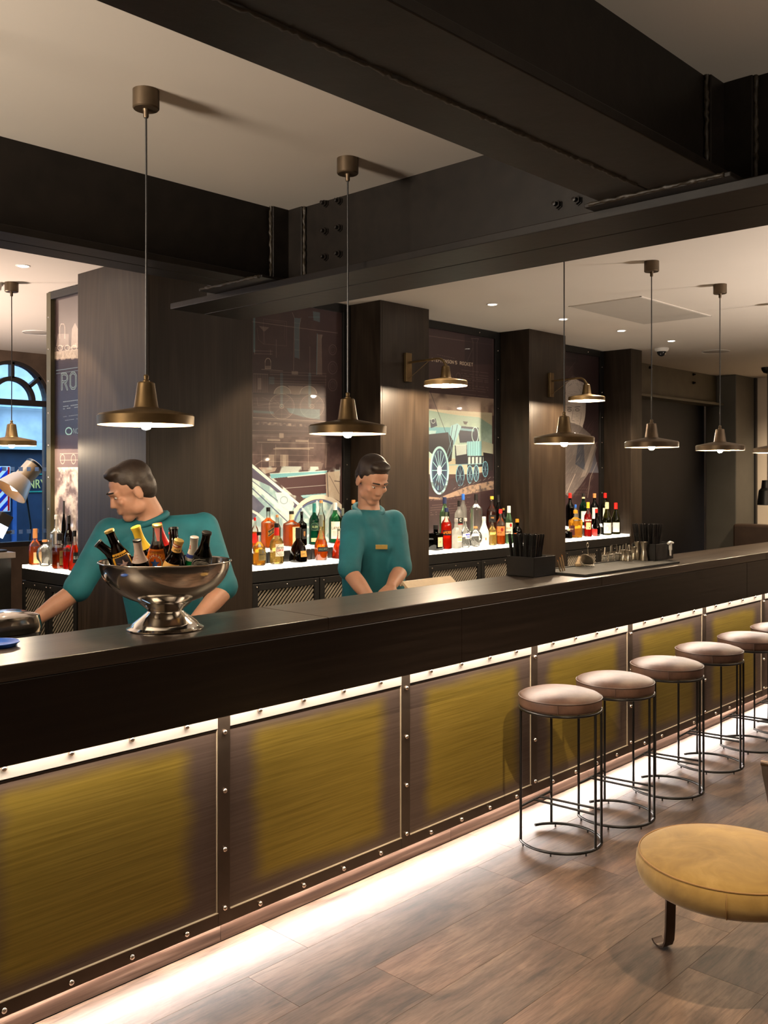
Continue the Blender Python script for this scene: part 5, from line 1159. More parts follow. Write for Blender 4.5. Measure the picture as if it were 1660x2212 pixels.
def beer(label, cap, base, r, gl, capm, caph=.035, labels=(), foil=None, liq=None, roll=0.0):
    """cap and base: (right, away, up) in metres from the foot of the bowl"""
    P = lambda q: Vector((BX, BY, ZT))+RV*q[0]+FV*q[1]+Vector((0, 0, q[2]))
    a, b = P(cap), P(base); ax = (a-b).normalized(); L = (a-b).length
    q = ax.to_track_quat('Z', 'Y').to_matrix().to_4x4()
    toc = (q.inverted() @ (-FV)); f = math.atan2(toc.y, toc.x)+roll
    bt = bottle(label, tuple(b), L, r, 'beer', gl, liq, .72, capm, caph, labels, 'beer bottles standing in the bowl', q, f, None)
    if foil: patch('neck_foil', SHP['beer'][0], 2, r, L, foil[0], .972, 0, 2*PI, foil[1], bt, 1.05, 0, 20)
    return bt
beer('dark beer bottle leaning far out over the left rim', (-0.2144, -0.0277, 0.283), (-0.0709, 0.0156, 0.1504), 0.03, G_brown, M_blk, .035)
beer('brown bottle with a navy and gold label, leaning left', (-0.157, -0.0957, 0.328), (-0.0832, -0.0429, 0.1229), 0.031, G_brown, M_gold, .035, [(.38, .66, 2.0, P_navy)], roll=.25)
beer('brown bottle with a tall yellow foil neck', (-0.1042, 0.0239, 0.3321), (-0.0432, 0.0865, 0.1162), 0.032, G_brown, M_yelcap, .035, [(.34, .58, 1.8, P_yel)], (.66, M_yelcap))
beer('brown bottle with a bright red foil neck', (-0.04, 0.0537, 0.3388), (0.015, 0.1167, 0.1197), 0.031, G_brown, M_redcap, .035, (), (.68, M_redcap))
beer('small bottle with a silver red foil, left of the star label', (-0.0574, -0.1359, 0.3), (-0.0442, -0.0902, 0.1188), 0.0265, G_dark, M_blk, .035, (), (.62, P_foilp))
beer('clear ale bottle with a blue star on an orange label', (-0.0038, -0.095, 0.3461), (-0.0174, -0.0377, 0.1287), 0.0315, G_clear, M_gold, .035, [(.28, .66, 2.2, P_star)], liq=glass('brown_ale', (.16, .04, .01), .25, .05, (.12, .03, .01)))
beer('dark bottle standing just behind the star label', (0.0264, -0.0014, 0.3309), (0.0551, -0.0463, 0.1018), 0.031, G_brown, M_blk, .035)
beer('bottle at the back with only its red cap showing', (0.0113, 0.0647, 0.3117), (0.0192, 0.0095, 0.0942), 0.029, G_brown, M_redcap, .035)
beer('brown bottle with a round tan label, gold cap, low in front', (0.077, -0.146, 0.2998), (0.0174, -0.093, 0.1219), 0.03, G_brown, M_gold, .035, [(.34, .62, 2.0, P_tan)], (.80, P_tan))
beer('green bottle with a white foil neck toward the right back', (0.0982, -0.0137, 0.3008), (0.0676, 0.0452, 0.1075), 0.027, G_green, M_silver, .035, (), (.62, lab('white_blue_foil', (.80, .77, .72), 96, 96, TX('PILS', 20, 46, 14, 3, (.7, .12, .1)), FL([(0, 70), (96, 70), (96, 84), (0, 84)], (.1, .2, .5)))))
beer('black bottle with white swirls at the right rim', (0.1495, -0.0717, 0.3204), (0.1065, -0.0126, 0.1268), 0.031, G_dark, M_blk, .035, [(.24, .62, 2.6, P_swirl)])

# ================================================================== BAR STOOLS
def make_stool(x, y, label):
    s = thing('bar_stool', label, 'stool', (x, y, 0), 0, 'leather bar stools along the bar')
    R = 0.183
    pad = [(0.0, 0.612), (0.176, 0.612), (0.183, 0.616), (0.185, 0.626), (0.1855, 0.650), (0.184, 0.660), (0.174, 0.669), (0.14, 0.680), (0.09, 0.688), (0.0, 0.692)]
    seat = obj('seat', MB().lathe(pad, 48), M_leather, s, 50)
    obj('piping', MB().tube([(0.1855*math.cos(k*PI/24), 0.1855*math.sin(k*PI/24), 0.6585) for k in range(48)], 0.0028, 6, True), M_seam, seat, 60)
    a = math.radians(-150)
    obj('seam', MB().tube([(0.1862*math.cos(a), 0.1862*math.sin(a), z) for z in (0.616, 0.637, 0.657)], 0.002, 6), M_seam, seat, 60)
    ring_ = lambda z, a0, a1, n: [(R*math.cos(math.radians(a0+(a1-a0)*i/n)), R*math.sin(math.radians(a0+(a1-a0)*i/n)), z) for i in range(n+1)]
    obj('seat_ring', MB().tube(ring_(0.606, 0, 360, 48)[:-1], 0.0065, 8, True), M_wire, s, 60)
    base = obj('base_ring', MB().tube(ring_(0.016, 140, 140+292, 44), 0.0068, 8), M_wire, s, 60)
    LA = [133+8, 46, -91, -68]
    for a in LA: obj('leg', MB().tube([(R*math.cos(math.radians(a)), R*math.sin(math.radians(a)), z) for z in (0.016, 0.606)], 0.0062, 8), M_wire, s, 60)
    P = lambda a: Vector((R*math.cos(math.radians(a)), R*math.sin(math.radians(a)), 0.168))
    p, q = P(LA[0]), P(LA[1]); obj('crossbar', MB().tube([p, q], 0.0055, 8), M_wire, s, 60)
    for t, l in ((0.42, -91), (0.62, -68)): obj('footrest', MB().tube([p.lerp(q, t), P(l)], 0.0055, 8), M_wire, s, 60)
    for a in (150, 200, 250, 300, 350, 40): obj('glide', MB().tube([(R*math.cos(math.radians(a)), R*math.sin(math.radians(a)), z) for z in (0.0, 0.012)], 0.004, 6), M_blackplastic, base)
    return s
s0 = make_stool(3.66, 2.373, 'brown leather bar stool nearest the camera, first of the row')
for (x, y), lb in zip([(4.111, 2.354), (4.648, 2.358), (5.208, 2.383), (5.74, 2.37), (6.24, 2.37)],
        ['second leather bar stool along the bar, right behind the nearest one', 'third leather bar stool from the near end of the row', 'fourth leather bar stool from the near end of the row',
         'fifth leather bar stool, cut by the right side of the frame', 'sixth leather bar stool, farthest in view, only its seat edge showing']):
    dup(s0, (x, y, 0), lb)

# ================================================================== MUSTARD CHAIR
ch = thing('lounge_chair', 'low round mustard suede chair with bent metal strap legs', 'chair', (3.0, 1.305, 0))
Rc = 0.292
prof = [(0.0, 0.325), (0.20, 0.322), (0.262, 0.328), (0.284, 0.345), (0.293, 0.375), (0.290, 0.405), (0.281, 0.419), (0.272, 0.425), (0.235, 0.438), (0.15, 0.450), (0.0, 0.455)]
seat = obj('seat', MB().lathe(prof, 64), M_suede, ch, 60)
obj('piping', MB().tube([(0.2825*math.cos(k*PI/32), 0.2825*math.sin(k*PI/32), 0.420) for k in range(64)], 0.0026, 6, True), flat('suede_piping', (0.22, 0.12, 0.035), .7), seat, 60)
aa = math.radians(-158)
obj('seam', MB().tube([(r*math.cos(aa), r*math.sin(aa), z) for r, z in ((0.2845, 0.415), (0.2925, 0.398), (0.2945, 0.375), (0.285, 0.345), (0.262, 0.3275))], 0.0016, 6), flat('suede_piping', (0.22, 0.12, 0.035), .7), seat, 60)
M_strap = flat('dark_bronze_strap', (0.10, 0.075, 0.06), 0.28, 0.9, 0.15, 8)
def strap(a):
    c, s = math.cos(a), math.sin(a); M = Matrix(((c, -s, 0, 0), (s, c, 0, 0), (0, 0, 1, 0), (0, 0, 0, 1)))
    prf = [(0.16, 0.318), (0.235, 0.316), (0.250, 0.300), (0.254, 0.20), (0.258, 0.08), (0.262, 0.035), (0.270, 0.016), (0.284, 0.008), (0.30, 0.0075), (0.312, 0.011), (0.322, 0.022)]
    m = MB(); t = 0.0035; vs = []; fs = []
    for i, (r, z) in enumerate(prf):
        r0, z0 = prf[max(i-1, 0)]; r1, z1 = prf[min(i+1, len(prf)-1)]; d = math.hypot(r1-r0, z1-z0) or 1; nx, nz = -(z1-z0)/d*t, (r1-r0)/d*t
        for w in (-0.022, 0.022): vs += [M @ Vector((r+nx, w, z+nz)), M @ Vector((r-nx, w, z-nz))]
    for i in range(len(prf)-1):
        o = i*4; p = o+4
        fs += [(o, o+2, p+2, p), (o+1, p+1, p+3, o+3), (o, p, p+1, o+1), (o+2, o+3, p+3, p+2)]
    e = (len(prf)-1)*4; fs += [(0, 1, 3, 2), (e, e+2, e+3, e+1)]
    return m.add(vs, fs)
for a in (72, -38, 240): obj('leg', strap(math.radians(a)), M_strap, ch, 35)
# back: a bent bronze shell around the camera-right side
bk = MB(); vs = []; fs = []; n = 22; rows_ = [(0.296, 0.345, 30), (0.312, 0.43, 43), (0.332, 0.52, 48), (0.352, 0.60, 52), (0.360, 0.632, 53)]
mid = math.radians(-46.55)
for rr_, zz, sp_ in rows_:
    for i in range(n+1):
        a = mid+math.radians(-sp_+2*sp_*i/n)
        for dr in (0, 0.012): vs.append(((rr_+dr)*math.cos(a), (rr_+dr)*math.sin(a), zz))
W2 = 2*(n+1)
for j in range(len(rows_)-1):
    for i in range(n):
        o = j*W2+2*i; p = o+W2
        fs += [(o, o+2, p+2, p), (o+1, p+1, p+3, o+3)]
    o = j*W2; p = o+W2; fs += [(o, p, p+1, o+1)]; o += 2*n; p += 2*n; fs += [(o, o+1, p+1, p)]
for i in range(n):
    fs += [(2*i, 2*i+1, 2*i+3, 2*i+2)]; o = (len(rows_)-1)*W2+2*i; fs += [(o, o+2, o+3, o+1)]
bk.add(vs, fs)
obj('backrest', bk, flat('dark_bronze_shell', (0.035, 0.024, 0.018), 0.22, 0.6, 0.2, 8), ch, 40)
rim = [((0.366)*math.cos(mid+math.radians(-53+106*i/24)), 0.366*math.sin(mid+math.radians(-53+106*i/24)), 0.634) for i in range(25)]
obj('back_rail', MB().tube(rim, 0.011, 10), M_strap, ch, 50)

# ================================================================== THINGS ON AND BEHIND THE BAR
def caddy(label, x, y, lx, ly, h, napkin, nstraw, group, seed, zt=ZT):
    c = thing('bar_caddy', label, 'caddy', (x, y, zt))
    m = MB(); t = 0.004; f = 0.012
    def wall(p0, p1, q0, q1): m.add([(*p0, 0), (*p1, 0), (*q1, h), (*q0, h)], [(0, 1, 2, 3)])
    m.box(-lx/2, lx/2, -ly/2, ly/2, 0, t); m.box(-lx/2, lx/2, -ly/2, -ly/2+t, 0, h); m.box(-lx/2, lx/2, ly/2-t, ly/2, 0, h)
    m.box(-lx/2, -lx/2+t, -ly/2, ly/2, 0, h); m.box(lx/2-t, lx/2, -ly/2, ly/2, 0, h); m.box(-lx/2+lx*.46, -lx/2+lx*.46+t, -ly/2, ly/2, 0, h)
    obj('tray', m, M_blackplastic, c, bevel=0.0015)
    rnd = random.Random(seed); r = 0.0043
    sm = MB().tube([(0, 0, 0), (0, 0, 0.128)], r, 7); sm.tube([(0, 0, 0.128), (0, 0, 0.132), (0, 0, 0.136), (0, 0, 0.140), (0, 0, 0.144), (0, 0, 0.148)], [r, r*1.25, r*.95, r*1.25, r*.95, r*1.2], 7); sm.tube([(0, 0, 0.148), (0, 0, 0.205)], r, 7)
    me = sm.mesh('straw', 50); me.materials.append(M_blackplastic)
    cols = 8; k = 0
    for i in range(nstraw):
        cx = -lx/2+0.012+(lx*.46-0.02)*((i % cols)+.5)/cols; cy = -ly/2+0.012+(ly-0.024)*((i//cols)+.5)/max(1, -(-nstraw//cols))
        tx = (cx+lx*.27)/(lx*.46)*0.26+rnd.uniform(-.03, .03); ty = cy/ly*0.22+rnd.uniform(-.03, .03)
        o = link('straw', me, None, None, (x+cx, y+cy, zt+t+0.001), (-ty, tx, 0)); tag(o, 'black bendy drinking straw standing in the '+group, 'straw', 'black straws in the '+group)
    return c
cx_, cy_ = onZ(1155, 1248, ZT)   # near corner of the caddy
caddy('black bar caddy of straws and napkins at the near end of the rubber mat', cx_+0.095, cy_+0.085, 0.19, 0.165, 0.098, True, 40, 'caddy nearest the bowl', 3)
nap = thing('napkin_stack', 'stack of white paper napkins in the nearer caddy', 'napkins', (cx_+0.138, cy_+0.083, ZT+0.0045))
for k in range(9): box('napkin', (-0.042, 0.042, -0.055, 0.055, k*0.0095, k*0.0095+0.0085), M_paper, nap, 0.001)
mx0, my0 = onZ(1196, 1247, ZT); mx1, my1 = onZ(1455, 1216, ZT)
mat = thing('bar_mat', 'flat black rubber bar mat under the jiggers and pourers', 'mat', (cx_+0.195, DF+0.05, ZT))
ML, MW = mx1-cx_-0.195, 0.30
box('mat_sheet', (0, ML, 0, MW, 0.0, 0.008), M_rubber, mat, 0.003)
fmb = MB(); fmb.box(0, ML, 0, 0.012, 0.008, 0.012); fmb.box(0, ML, MW-0.012, MW, 0.008, 0.012); fmb.box(0, 0.012, 0.012, MW-0.012, 0.008, 0.012); fmb.box(ML-0.012, ML, 0.012, MW-0.012, 0.008, 0.012)
obj('raised_border', fmb, M_rubber, mat)
MZ = ZT+0.0085
x2, y2 = onZ(1400, 1212, MZ)
caddy('black bar caddy of straws at the far end of the rubber mat', x2+0.155, min(y2+0.05, DBK-0.085), 0.22, 0.15, 0.095, False, 36, 'caddy at the far end of the mat', 5, MZ)
wt = thing('cork_puller', 'white winged bottle tool hooked over the far caddy', 'bar tool', (x2+0.21, min(y2+0.05, DBK-0.085)-0.083, MZ))
obj('handle', MB().tube([(-0.028, 0, 0.094), (0.0, 0, 0.098), (0.034, 0, 0.093)], [0.007, 0.009, 0.006], 10), M_white, wt, 60)
obj('barrel', MB().lathe([(0.006, 0.02), (0.007, 0.05), (0.011, 0.058), (0.009, 0.092)], 12), M_white, wt, 40)
obj('screw', MB().tube([(0.034, 0, 0.093), (0.046, 0, 0.094)], 0.002, 6), M_chrome_b, wt)
# jiggers and speed pourers
def jig_mesh(h, r): return MB().lathe([(r*.98, 0), (r, 0.002), (r*.52, h*.55), (r*.50, h*.58), (r*.86, h), (r*.80, h), (r*.45, h*.60), (0, h*.6)], 22)
def jigger(px, py, h, r, label):
    x, y = onZ(px, py, MZ); y = min(y, DBK-r-0.005)
    j = thing('jigger', label, 'jigger', (x, y, MZ), 0, 'steel measures on the rubber mat')
    obj('cup', jig_mesh(h, r), M_chrome_b, j, 30); obj('waist_band', MB().lathe([(r*.56, h*.53), (r*.58, h*.565), (r*.56, h*.60)], 20), M_chrome_b, j, 30)
for a in ((1348, 1211, 0.062, 0.021, 'short steel measure in front, left one of the close pair'), (1359, 1212, 0.062, 0.021, 'short steel measure in front, right one of the close pair'), (1370, 1209, 0.075, 0.021, 'steel measure between the short pair and the tall ones'),
          (1378, 1209, 0.105, 0.022, 'tall steel double measure behind the tallest one'), (1392, 1211, 0.108, 0.024, 'tallest waisted steel measure right beside the far caddy')): jigger(*a)
pm_ = MB().lathe([(0.012, 0), (0.0135, 0.004), (0.0135, 0.030), (0.011, 0.034), (0.016, 0.036), (0.016, 0.040), (0.006, 0.046)], 14)
POUR = [pm_.mesh('stopper', 40), MB().tube([(0, 0, 0.044), (0.001, 0, 0.065), (0.004, 0, 0.092)], [0.0055, 0.0048, 0.003], 8).mesh('spout', 40)]
POUR[0].materials.append(flat('clear_grey_stopper', (.30, .28, .24), .15, .4)); POUR[1].materials.append(M_chrome_b)
pr = [(1307, 1213), (1321, 1212), (1334, 1210), (1340, 1208), (1346, 1206), (1353, 1204), (1362, 1205), (1368, 1203), (1322, 1206), (1357, 1201)]
for i, (px, py) in enumerate(pr):
    x, y = onZ(px, py, MZ); y = min(y, DBK-0.02)
    x = onY(px, y); p = thing('speed_pourer', 'steel tipped speed pourer in the cluster left of the steel measures', 'pourer', (x, y, MZ), 0, 'speed pourers standing on the mat')
    link('stopper', POUR[0], None, p); link('spout', POUR[1], None, p); p.rotation_euler = (0, 0, i*1.3)
    p.scale = (1, 1, 0.9+0.05*(i % 3))
# strainer, spoon and muddler at the back edge of the mat
x, y = onZ(1268, 1222, MZ); y = min(y, DBK-0.06); x = onY(1268, y)
stn = thing('strainer', 'round cocktail strainer with a wire spring on the mat', 'strainer', (x, y, MZ))
obj('disc', MB().lathe([(0.0, 0.0), (0.038, 0.0), (0.040, 0.003), (0.036, 0.003), (0.0, 0.0035)], 24, M=Matrix.Rotation(0.9, 4, 'Y') @ Matrix.Translation((-0.03, 0, 0.0)) if False else Matrix.Translation((0, 0, 0.03)) @ Matrix.Rotation(1.0, 4, 'Y')), M_chrome_b, stn, 40)
obj('spring', MB().tube([(0.040*math.cos(t*.35), 0.040*math.sin(t*.35), 0.006+0.005*math.cos(t*2.2)) for t in range(60)], 0.0014, 5), M_chrome_b, stn)
obj('handle', MB().tube([(0.02, 0, 0.05), (0.012, 0, 0.085), (0.01, 0, 0.10)]+[(0.01+0.010*math.sin(t), 0, 0.112-0.012*math.cos(t)) for t in [k*PI/5 for k in range(1, 10)]], 0.0025, 6), M_chrome_b, stn, 50)
x, y = onZ(1249, 1222, MZ); y = min(y, DBK-0.05); x = onY(1249, y)
mud = thing('muddler', 'short pale wooden muddler lying at the back of the mat', 'bar tool', (x, y, MZ+0.0))
obj('handle', MB().tube([(0.02, 0, 0.05), (0.0, 0, 0.018)], [0.008, 0.011], 10), flat('pale_wood', (.55, .40, .24), .5), mud, 50); obj('head', MB().lathe([(0.014, 0), (0.016, 0.004), (0.016, 0.016), (0.010, 0.022)], 14), flat('pale_wood', (.55, .40, .24), .5), mud, 40)
for i, px in enumerate((1212, 1217, 1221)):
    x, y = onZ(px, 1238-i, ZT); s_ = thing('cocktail_pick', 'pale cocktail stick leaning on the near caddy', 'stick', (x, y, ZT), 0, 'pale sticks beside the near caddy')
    obj('stick', MB().tube([(0.0, 0.0, 0.003), (-0.012, 0.01, 0.06+0.012*i)], 0.0042, 6), flat('pale_wood', (.55, .40, .24), .5), s_); obj('tip', MB().tube([(-0.012, 0.01, 0.06+0.012*i), (-0.0135, 0.0115, 0.068+0.012*i)], [0.0042, 0.001], 6), M_cork, s_)
# back counter behind the bar and the tilted rack on it
wk = thing('work_counter', 'low steel work counter on the bartenders side of the bar', 'counter', (0.4, 2.85, 0))
box('worktop', (0, 8.0, 0, 0.31, 0.86, 0.90), M_chrome_b, wk, 0.004); box('front_panel', (0, 8.0, 0.02, 0.29, 0, 0.86), M_blackmetal, wk)
xr0, xr1 = onY(857, 3.13), onY(963, 3.13)
rk = thing('tilted_rack', 'pale wooden tilted rack with cut openings behind the bar', 'rack', (xr0+0.06, 2.87, 0.915), 0)
M_beige = flat('pale_plywood', (.58, .46, .32), .45, 0, .1, 14)
Lr = xr1-xr0; Rm = Matrix.Translation((0, 0, 0)) @ Matrix.Rotation(math.radians(38), 4, 'X')
Hr = 0.345
def rb(n_, x0, x1, z0, z1, t=0.014, mat_=None): obj(n_, MB().box(x0, x1, z0, z1, -t, 0, M=Rm), mat_ or M_beige, rk, bevel=0.002)
rb('frame_rail', 0, Lr, Hr-0.05, Hr); rb('frame_rail', 0, Lr, 0, 0.05); rb('frame_stile', 0, 0.035, 0.05, Hr-0.05); rb('frame_stile', Lr*.52, Lr*.58, 0.05, Hr-0.05); rb('frame_stile', Lr-0.03, Lr, 0.05, Hr-0.05)
rb('board', Lr*.58, Lr-0.03, 0.15, Hr-0.05, 0.008); rb('cross_rail', Lr*.58, Lr-0.03, 0.05, 0.10)
rb('top_edge', 0, Lr, Hr, Hr+0.006, 0.03)
for xx in (0.012, Lr-0.012): obj('strut', MB().tube([Rm @ Vector((xx, Hr-0.02, -0.01)), Vector((xx, 0.275, -0.006))], 0.008, 8), M_chrome_b, rk)
# blue tray and chrome dispenser at the left end
x, y = onZ(4, 1394, ZT)
tr = thing('blue_tray', 'small round blue tray at the left end of the bar', 'tray', (x-0.02, min(y, DBK-0.075), ZT)); M_blue = flat('blue_plastic', (.03, .12, .55), .3)
obj('dish', MB().lathe([(0.0, 0.0), (0.055, 0.0), (0.066, 0.010), (0.068, 0.012), (0.062, 0.011), (0.052, 0.004), (0.0, 0.004)], 28), M_blue, tr, 40)
obj('rim', MB().tube([(0.067*math.cos(k*PI/14), 0.067*math.sin(k*PI/14), 0.0118) for k in range(28)], 0.0015, 6, True), M_blue, tr, 60)
dx_ = onY(12, 3.25)
ds = thing('steel_dispenser', 'dark drinks dispenser with a rounded chrome lid behind the bar end', 'dispenser', (dx_, 3.25, 0.90))
obj('body', MB().lathe([(0.095, 0), (0.10, 0.01), (0.10, 0.20), (0.092, 0.22)], 28, sq=[4]*4), flat('smoked_body', (.02, .02, .022), .12), ds, 40)
obj('lid', MB().lathe([(0.104, 0.205), (0.106, 0.222), (0.098, 0.262), (0.07, 0.272), (0, 0.274)], 28, sq=[4]*5), M_chrome, ds, 40)
obj('tap', MB().tube([(0, -0.10, 0.06), (0, -0.13, 0.06), (0, -0.135, 0.035)], 0.008, 8), M_chrome, ds, 50)
lx_ = onY(4, 6.40)
lmp = thing('desk_lamp', 'small black task lamp with a lit cool white face on the window counter', 'lamp', (lx_-0.02, 6.42, 1.125))
obj('base', MB().lathe([(0.06, 0), (0.06, 0.012), (0.015, 0.02), (0.01, 0.02)], 20), M_blackmetal, lmp, 40)
obj('stem', MB().tube([(0, 0, 0.02), (-0.02, 0, 0.12), (-0.01, -0.01, 0.20)], 0.007, 8), M_blackmetal, lmp, 50)
Rl = Matrix.Translation((0.0, -0.02, 0.16)) @ Matrix.Rotation(math.radians(28), 4, 'Y')
obj('lamp_head', MB().box(-0.05, 0.045, -0.03, 0.03, 0.0, 0.11, M=Rl), M_blackmetal, lmp, bevel=0.006)
obj('lit_face', MB().box(-0.045, 0.04, -0.034, -0.030, -0.055, 0.03, M=Rl), emit('cool_lamp_face', (.7, .85, 1.0), 5), lmp)
obj('knob', MB().tube([(0.05, -0.02, 0.13), (0.085, -0.02, 0.135)], 0.010, 10), M_blackmetal, lmp, 40)

# ================================================================== PEOPLE
def capsule(mb, p0, p1, r0, r1, n=14, m=5):
    """closed tapered limb with round ends"""
    p0, p1 = Vector(p0), Vector(p1); ax = p1-p0; L = ax.length
    if L < 1e-6: ax = Vector((0, 0, 1)); L = 1e-6
    M = Matrix.Translation(p0) @ ax.to_track_quat('Z', 'Y').to_matrix().to_4x4()
    prof = [(r0*math.sin(PI/2*k/m), -r0*math.cos(PI/2*k/m)) for k in range(0, m+1)]+[(r1*math.cos(PI/2*k/m), L+r1*math.sin(PI/2*k/m)) for k in range(0, m+1)]
    prof[0] = (0.0, prof[0][1]); prof[-1] = (0.0, prof[-1][1])
    return mb.lathe([(max(r, 0.0004) if 0 < i < len(prof)-1 else 0.0003, z) for i, (r, z) in enumerate(prof)], n, M=M)
def ellipsoid(mb, c, rx, ry, rz, M=None, n=18, m=10):
    T_ = Matrix.Translation(Vector(c)) @ (M or Matrix()) @ Matrix.Diagonal((rx, ry, rz, 1))
    return mb.lathe([(max(math.sin(PI*k/m), 0.002), -math.cos(PI*k/m)) for k in range(m+1)], n, M=T_)
def blob(name, mb, voxel, mat, parent, smooth_it=6, fac=0.5):
    """one continuous skin over overlapping volumes"""
    o = obj(name, mb, mat, parent)
    r = o.modifiers.new('skin', 'REMESH'); r.mode = 'VOXEL'; r.voxel_size = voxel
    s = o.modifiers.new('relax', 'SMOOTH'); s.iterations = smooth_it; s.factor = fac
    dg = bpy.context.evaluated_depsgraph_get(); me = bpy.data.meshes.new_from_object(o.evaluated_get(dg))
    o.modifiers.clear(); o.data = me
    me.polygons.foreach_set('use_smooth', [True]*len(me.polygons)); return o
M_skin = flat('skin', (.46, .24, .16), .5, 0, .08, 20, **{'Subsurface Weight': 0.08})
M_shirt = flat('teal_shirt_cloth', (.006, .125, .165), .75, 0, .2, 7, 0.3)
M_trousers = flat('black_trouser_cloth', (.014, .014, .016), .8, 0, .2, 20)
M_hair = flat('dark_brown_hair', (.022, .013, .009), .5, 0, .35, 60, 0.5)
def person(label, x, y, face, head, neck, chest, hips, shl, elb, hnd, badge, group='bartenders behind the bar'):
    """local axes: x camera right, y away from the camera, z up; lists are (left, right) as seen"""
    p = thing('person', label, 'person', (x, y, 0), math.atan2(-CA, SA), group)
    V = Vector; head, neck, chest, hips = V(head), V(neck), V(chest), V(hips)
    fz = V(face).normalized(); up = V((0, 0, 1)); sd = fz.cross(up).normalized(); hu = sd.cross(fz).normalized()
    H = Matrix.Translation(head) @ Matrix(((sd.x, fz.x, hu.x, 0), (sd.y, fz.y, hu.y, 0), (sd.z, fz.z, hu.z, 0), (0, 0, 0, 1)))  # x side, y face, z crown
    h = lambda a, b, c: H @ V((a, b, c))
    Rh = H.to_3x3().to_4x4()
    b = MB()
    ellipsoid(b, h(0, -0.012, 0.030), 0.073, 0.092, 0.086, Rh)                # skull
    ellipsoid(b, h(0, 0.022, -0.035), 0.058, 0.066, 0.078, Rh)                # face
    ellipsoid(b, h(0, 0.052, -0.095), 0.030, 0.028, 0.024, Rh)                # chin
    for s in (-1, 1):
        ellipsoid(b, h(s*0.040, 0.010, -0.070), 0.020, 0.036, 0.028, Rh)      # jaw
        ellipsoid(b, h(s*0.040, 0.062, -0.022), 0.017, 0.016, 0.016, Rh)      # cheek
        ellipsoid(b, h(s*0.076, -0.010, -0.012), 0.009, 0.020, 0.031, Rh)     # ear
        capsule(b, h(s*0.012, 0.084, 0.022), h(s*0.042, 0.072, 0.024), 0.010, 0.008, 10)  # brow
    for s in (-1, 1): capsule(b, h(s*0.018, 0.075, 0.0115), h(s*0.041, 0.071, 0.010), 0.0065, 0.006, 8)   # upper eyelid
    capsule(b, h(0, 0.082, 0.012), h(0, 0.099, -0.028), 0.007, 0.0095, 10)     # nose
    for s in (-1, 1): ellipsoid(b, h(s*0.009, 0.090, -0.033), 0.007, 0.008, 0.006, Rh)
    capsule(b, h(-0.018, 0.082, -0.058), h(0.018, 0.082, -0.058), 0.0065, 0.0065, 8); capsule(b, h(-0.014, 0.082, -0.068), h(0.014, 0.082, -0.068), 0.007, 0.007, 8)
    capsule(b, h(0, -0.03, -0.045), neck+V((0, 0, 0.03)), 0.052, 0.056); capsule(b, neck+V((0, 0, 0.03)), neck-V((0, 0, 0.06)), 0.056, 0.07)
    for i in (0, 1):
        E, Hd = V(elb[i]), V(hnd[i]); d = (Hd-E).normalized()
        mid = E.lerp(Hd, .45); capsule(b, E, mid, .040, .040); capsule(b, mid, Hd, .040, .026)
        # hand: palm, four bent fingers of different lengths, thumb from the side of the palm
        sdv = d.cross(V((0, 0, 1))).normalized(); nrm = V((0, 0, 1)); nrm = (nrm-d*nrm.dot(d)).normalized(); d = (d+V((0, -.35, .12))).normalized()
        w0 = Hd; pc = w0+d*.05
        for t in (-1, -.33, .33, 1): capsule(b, w0+d*.008+sdv*t*.017, w0+d*.088+sdv*t*.031, .0145, .0125, 10)
        for t, ln in ((-1, .062), (-.36, .078), (.3, .074), (.95, .060)):
            k0 = w0+d*.088+sdv*t*.031; k1 = k0+d*ln*.45-nrm*ln*.15; k2 = k1+d*ln*.20-nrm*ln*.30; k3 = k2-d*ln*.02-nrm*ln*.25
            capsule(b, k0, k1, .0095, .0088, 10); capsule(b, k1, k2, .0088, .008, 10); capsule(b, k2, k3, .008, .007, 10)
        s = -1 if i else 1
        t0 = w0+d*.025+sdv*s*.020; t1 = w0+d*.052+sdv*s*.050-nrm*.015; t2 = w0+d*.085+sdv*s*.056-nrm*.03
        capsule(b, t0, t1, .014, .0105, 10); capsule(b, t1, t2, .0105, .008, 10)
    # trunk and legs belong to the same body
    bk_ = V((0, .03, 0)); capsule(b, neck-V((0, 0, .05)), chest+bk_, .07, .08); capsule(b, chest+bk_, hips+bk_, .08, .08)
    for i in (0, 1): capsule(b, V(shl[i]), V(elb[i]), .050, .040)
    sx = .095
    for s in (-1, 1):
        hp = hips+V((s*sx, 0, -.03)); kn = V((hips.x*.6+s*sx, -.02, .50)); an = V((s*sx, .0, .09))
        capsule(b, hp, kn, .075, .052); capsule(b, kn, an, .052, .036)
    blob('body', b, .0058, M_skin, p, 3, .45)
    # shirt
    c = MB()
    capsule(c, V(shl[0])+V((.03, 0, -.005)), V(shl[1])+V((-.03, 0, -.005)), .066, .066)
    capsule(c, neck-V((0, 0, .065)), chest, .092, .12); cs_ = (V(shl[1])-V(shl[0])).normalized()
    for s in (-1, 1): capsule(c, chest+cs_*s*.075+V((0, 0, .05)), hips+V((s*.055, 0, .06)), .115, .105); 
    capsule(c, chest, hips+V((0, 0, .05)), .122, .118)
    capsule(c, hips+V((-.06, 0, .10)), hips+V((-.06, 0, -.02)), .105, .112); capsule(c, hips+V((.06, 0, .10)), hips+V((.06, 0, -.02)), .105, .112)
    for i in (0, 1):
        S_, E = V(shl[i]), V(elb[i]); capsule(c, S_, S_.lerp(E, .55), .068, .062); capsule(c, S_.lerp(E, .55), S_.lerp(E, .93), .062, .058)
        capsule(c, S_.lerp(E, .9), S_.lerp(E, .95), .0605, .0605)
    sh = blob('shirt', c, .0095, M_shirt, p, 5, .5)
    cl = MB(); nn = (head-neck).normalized(); pts = []
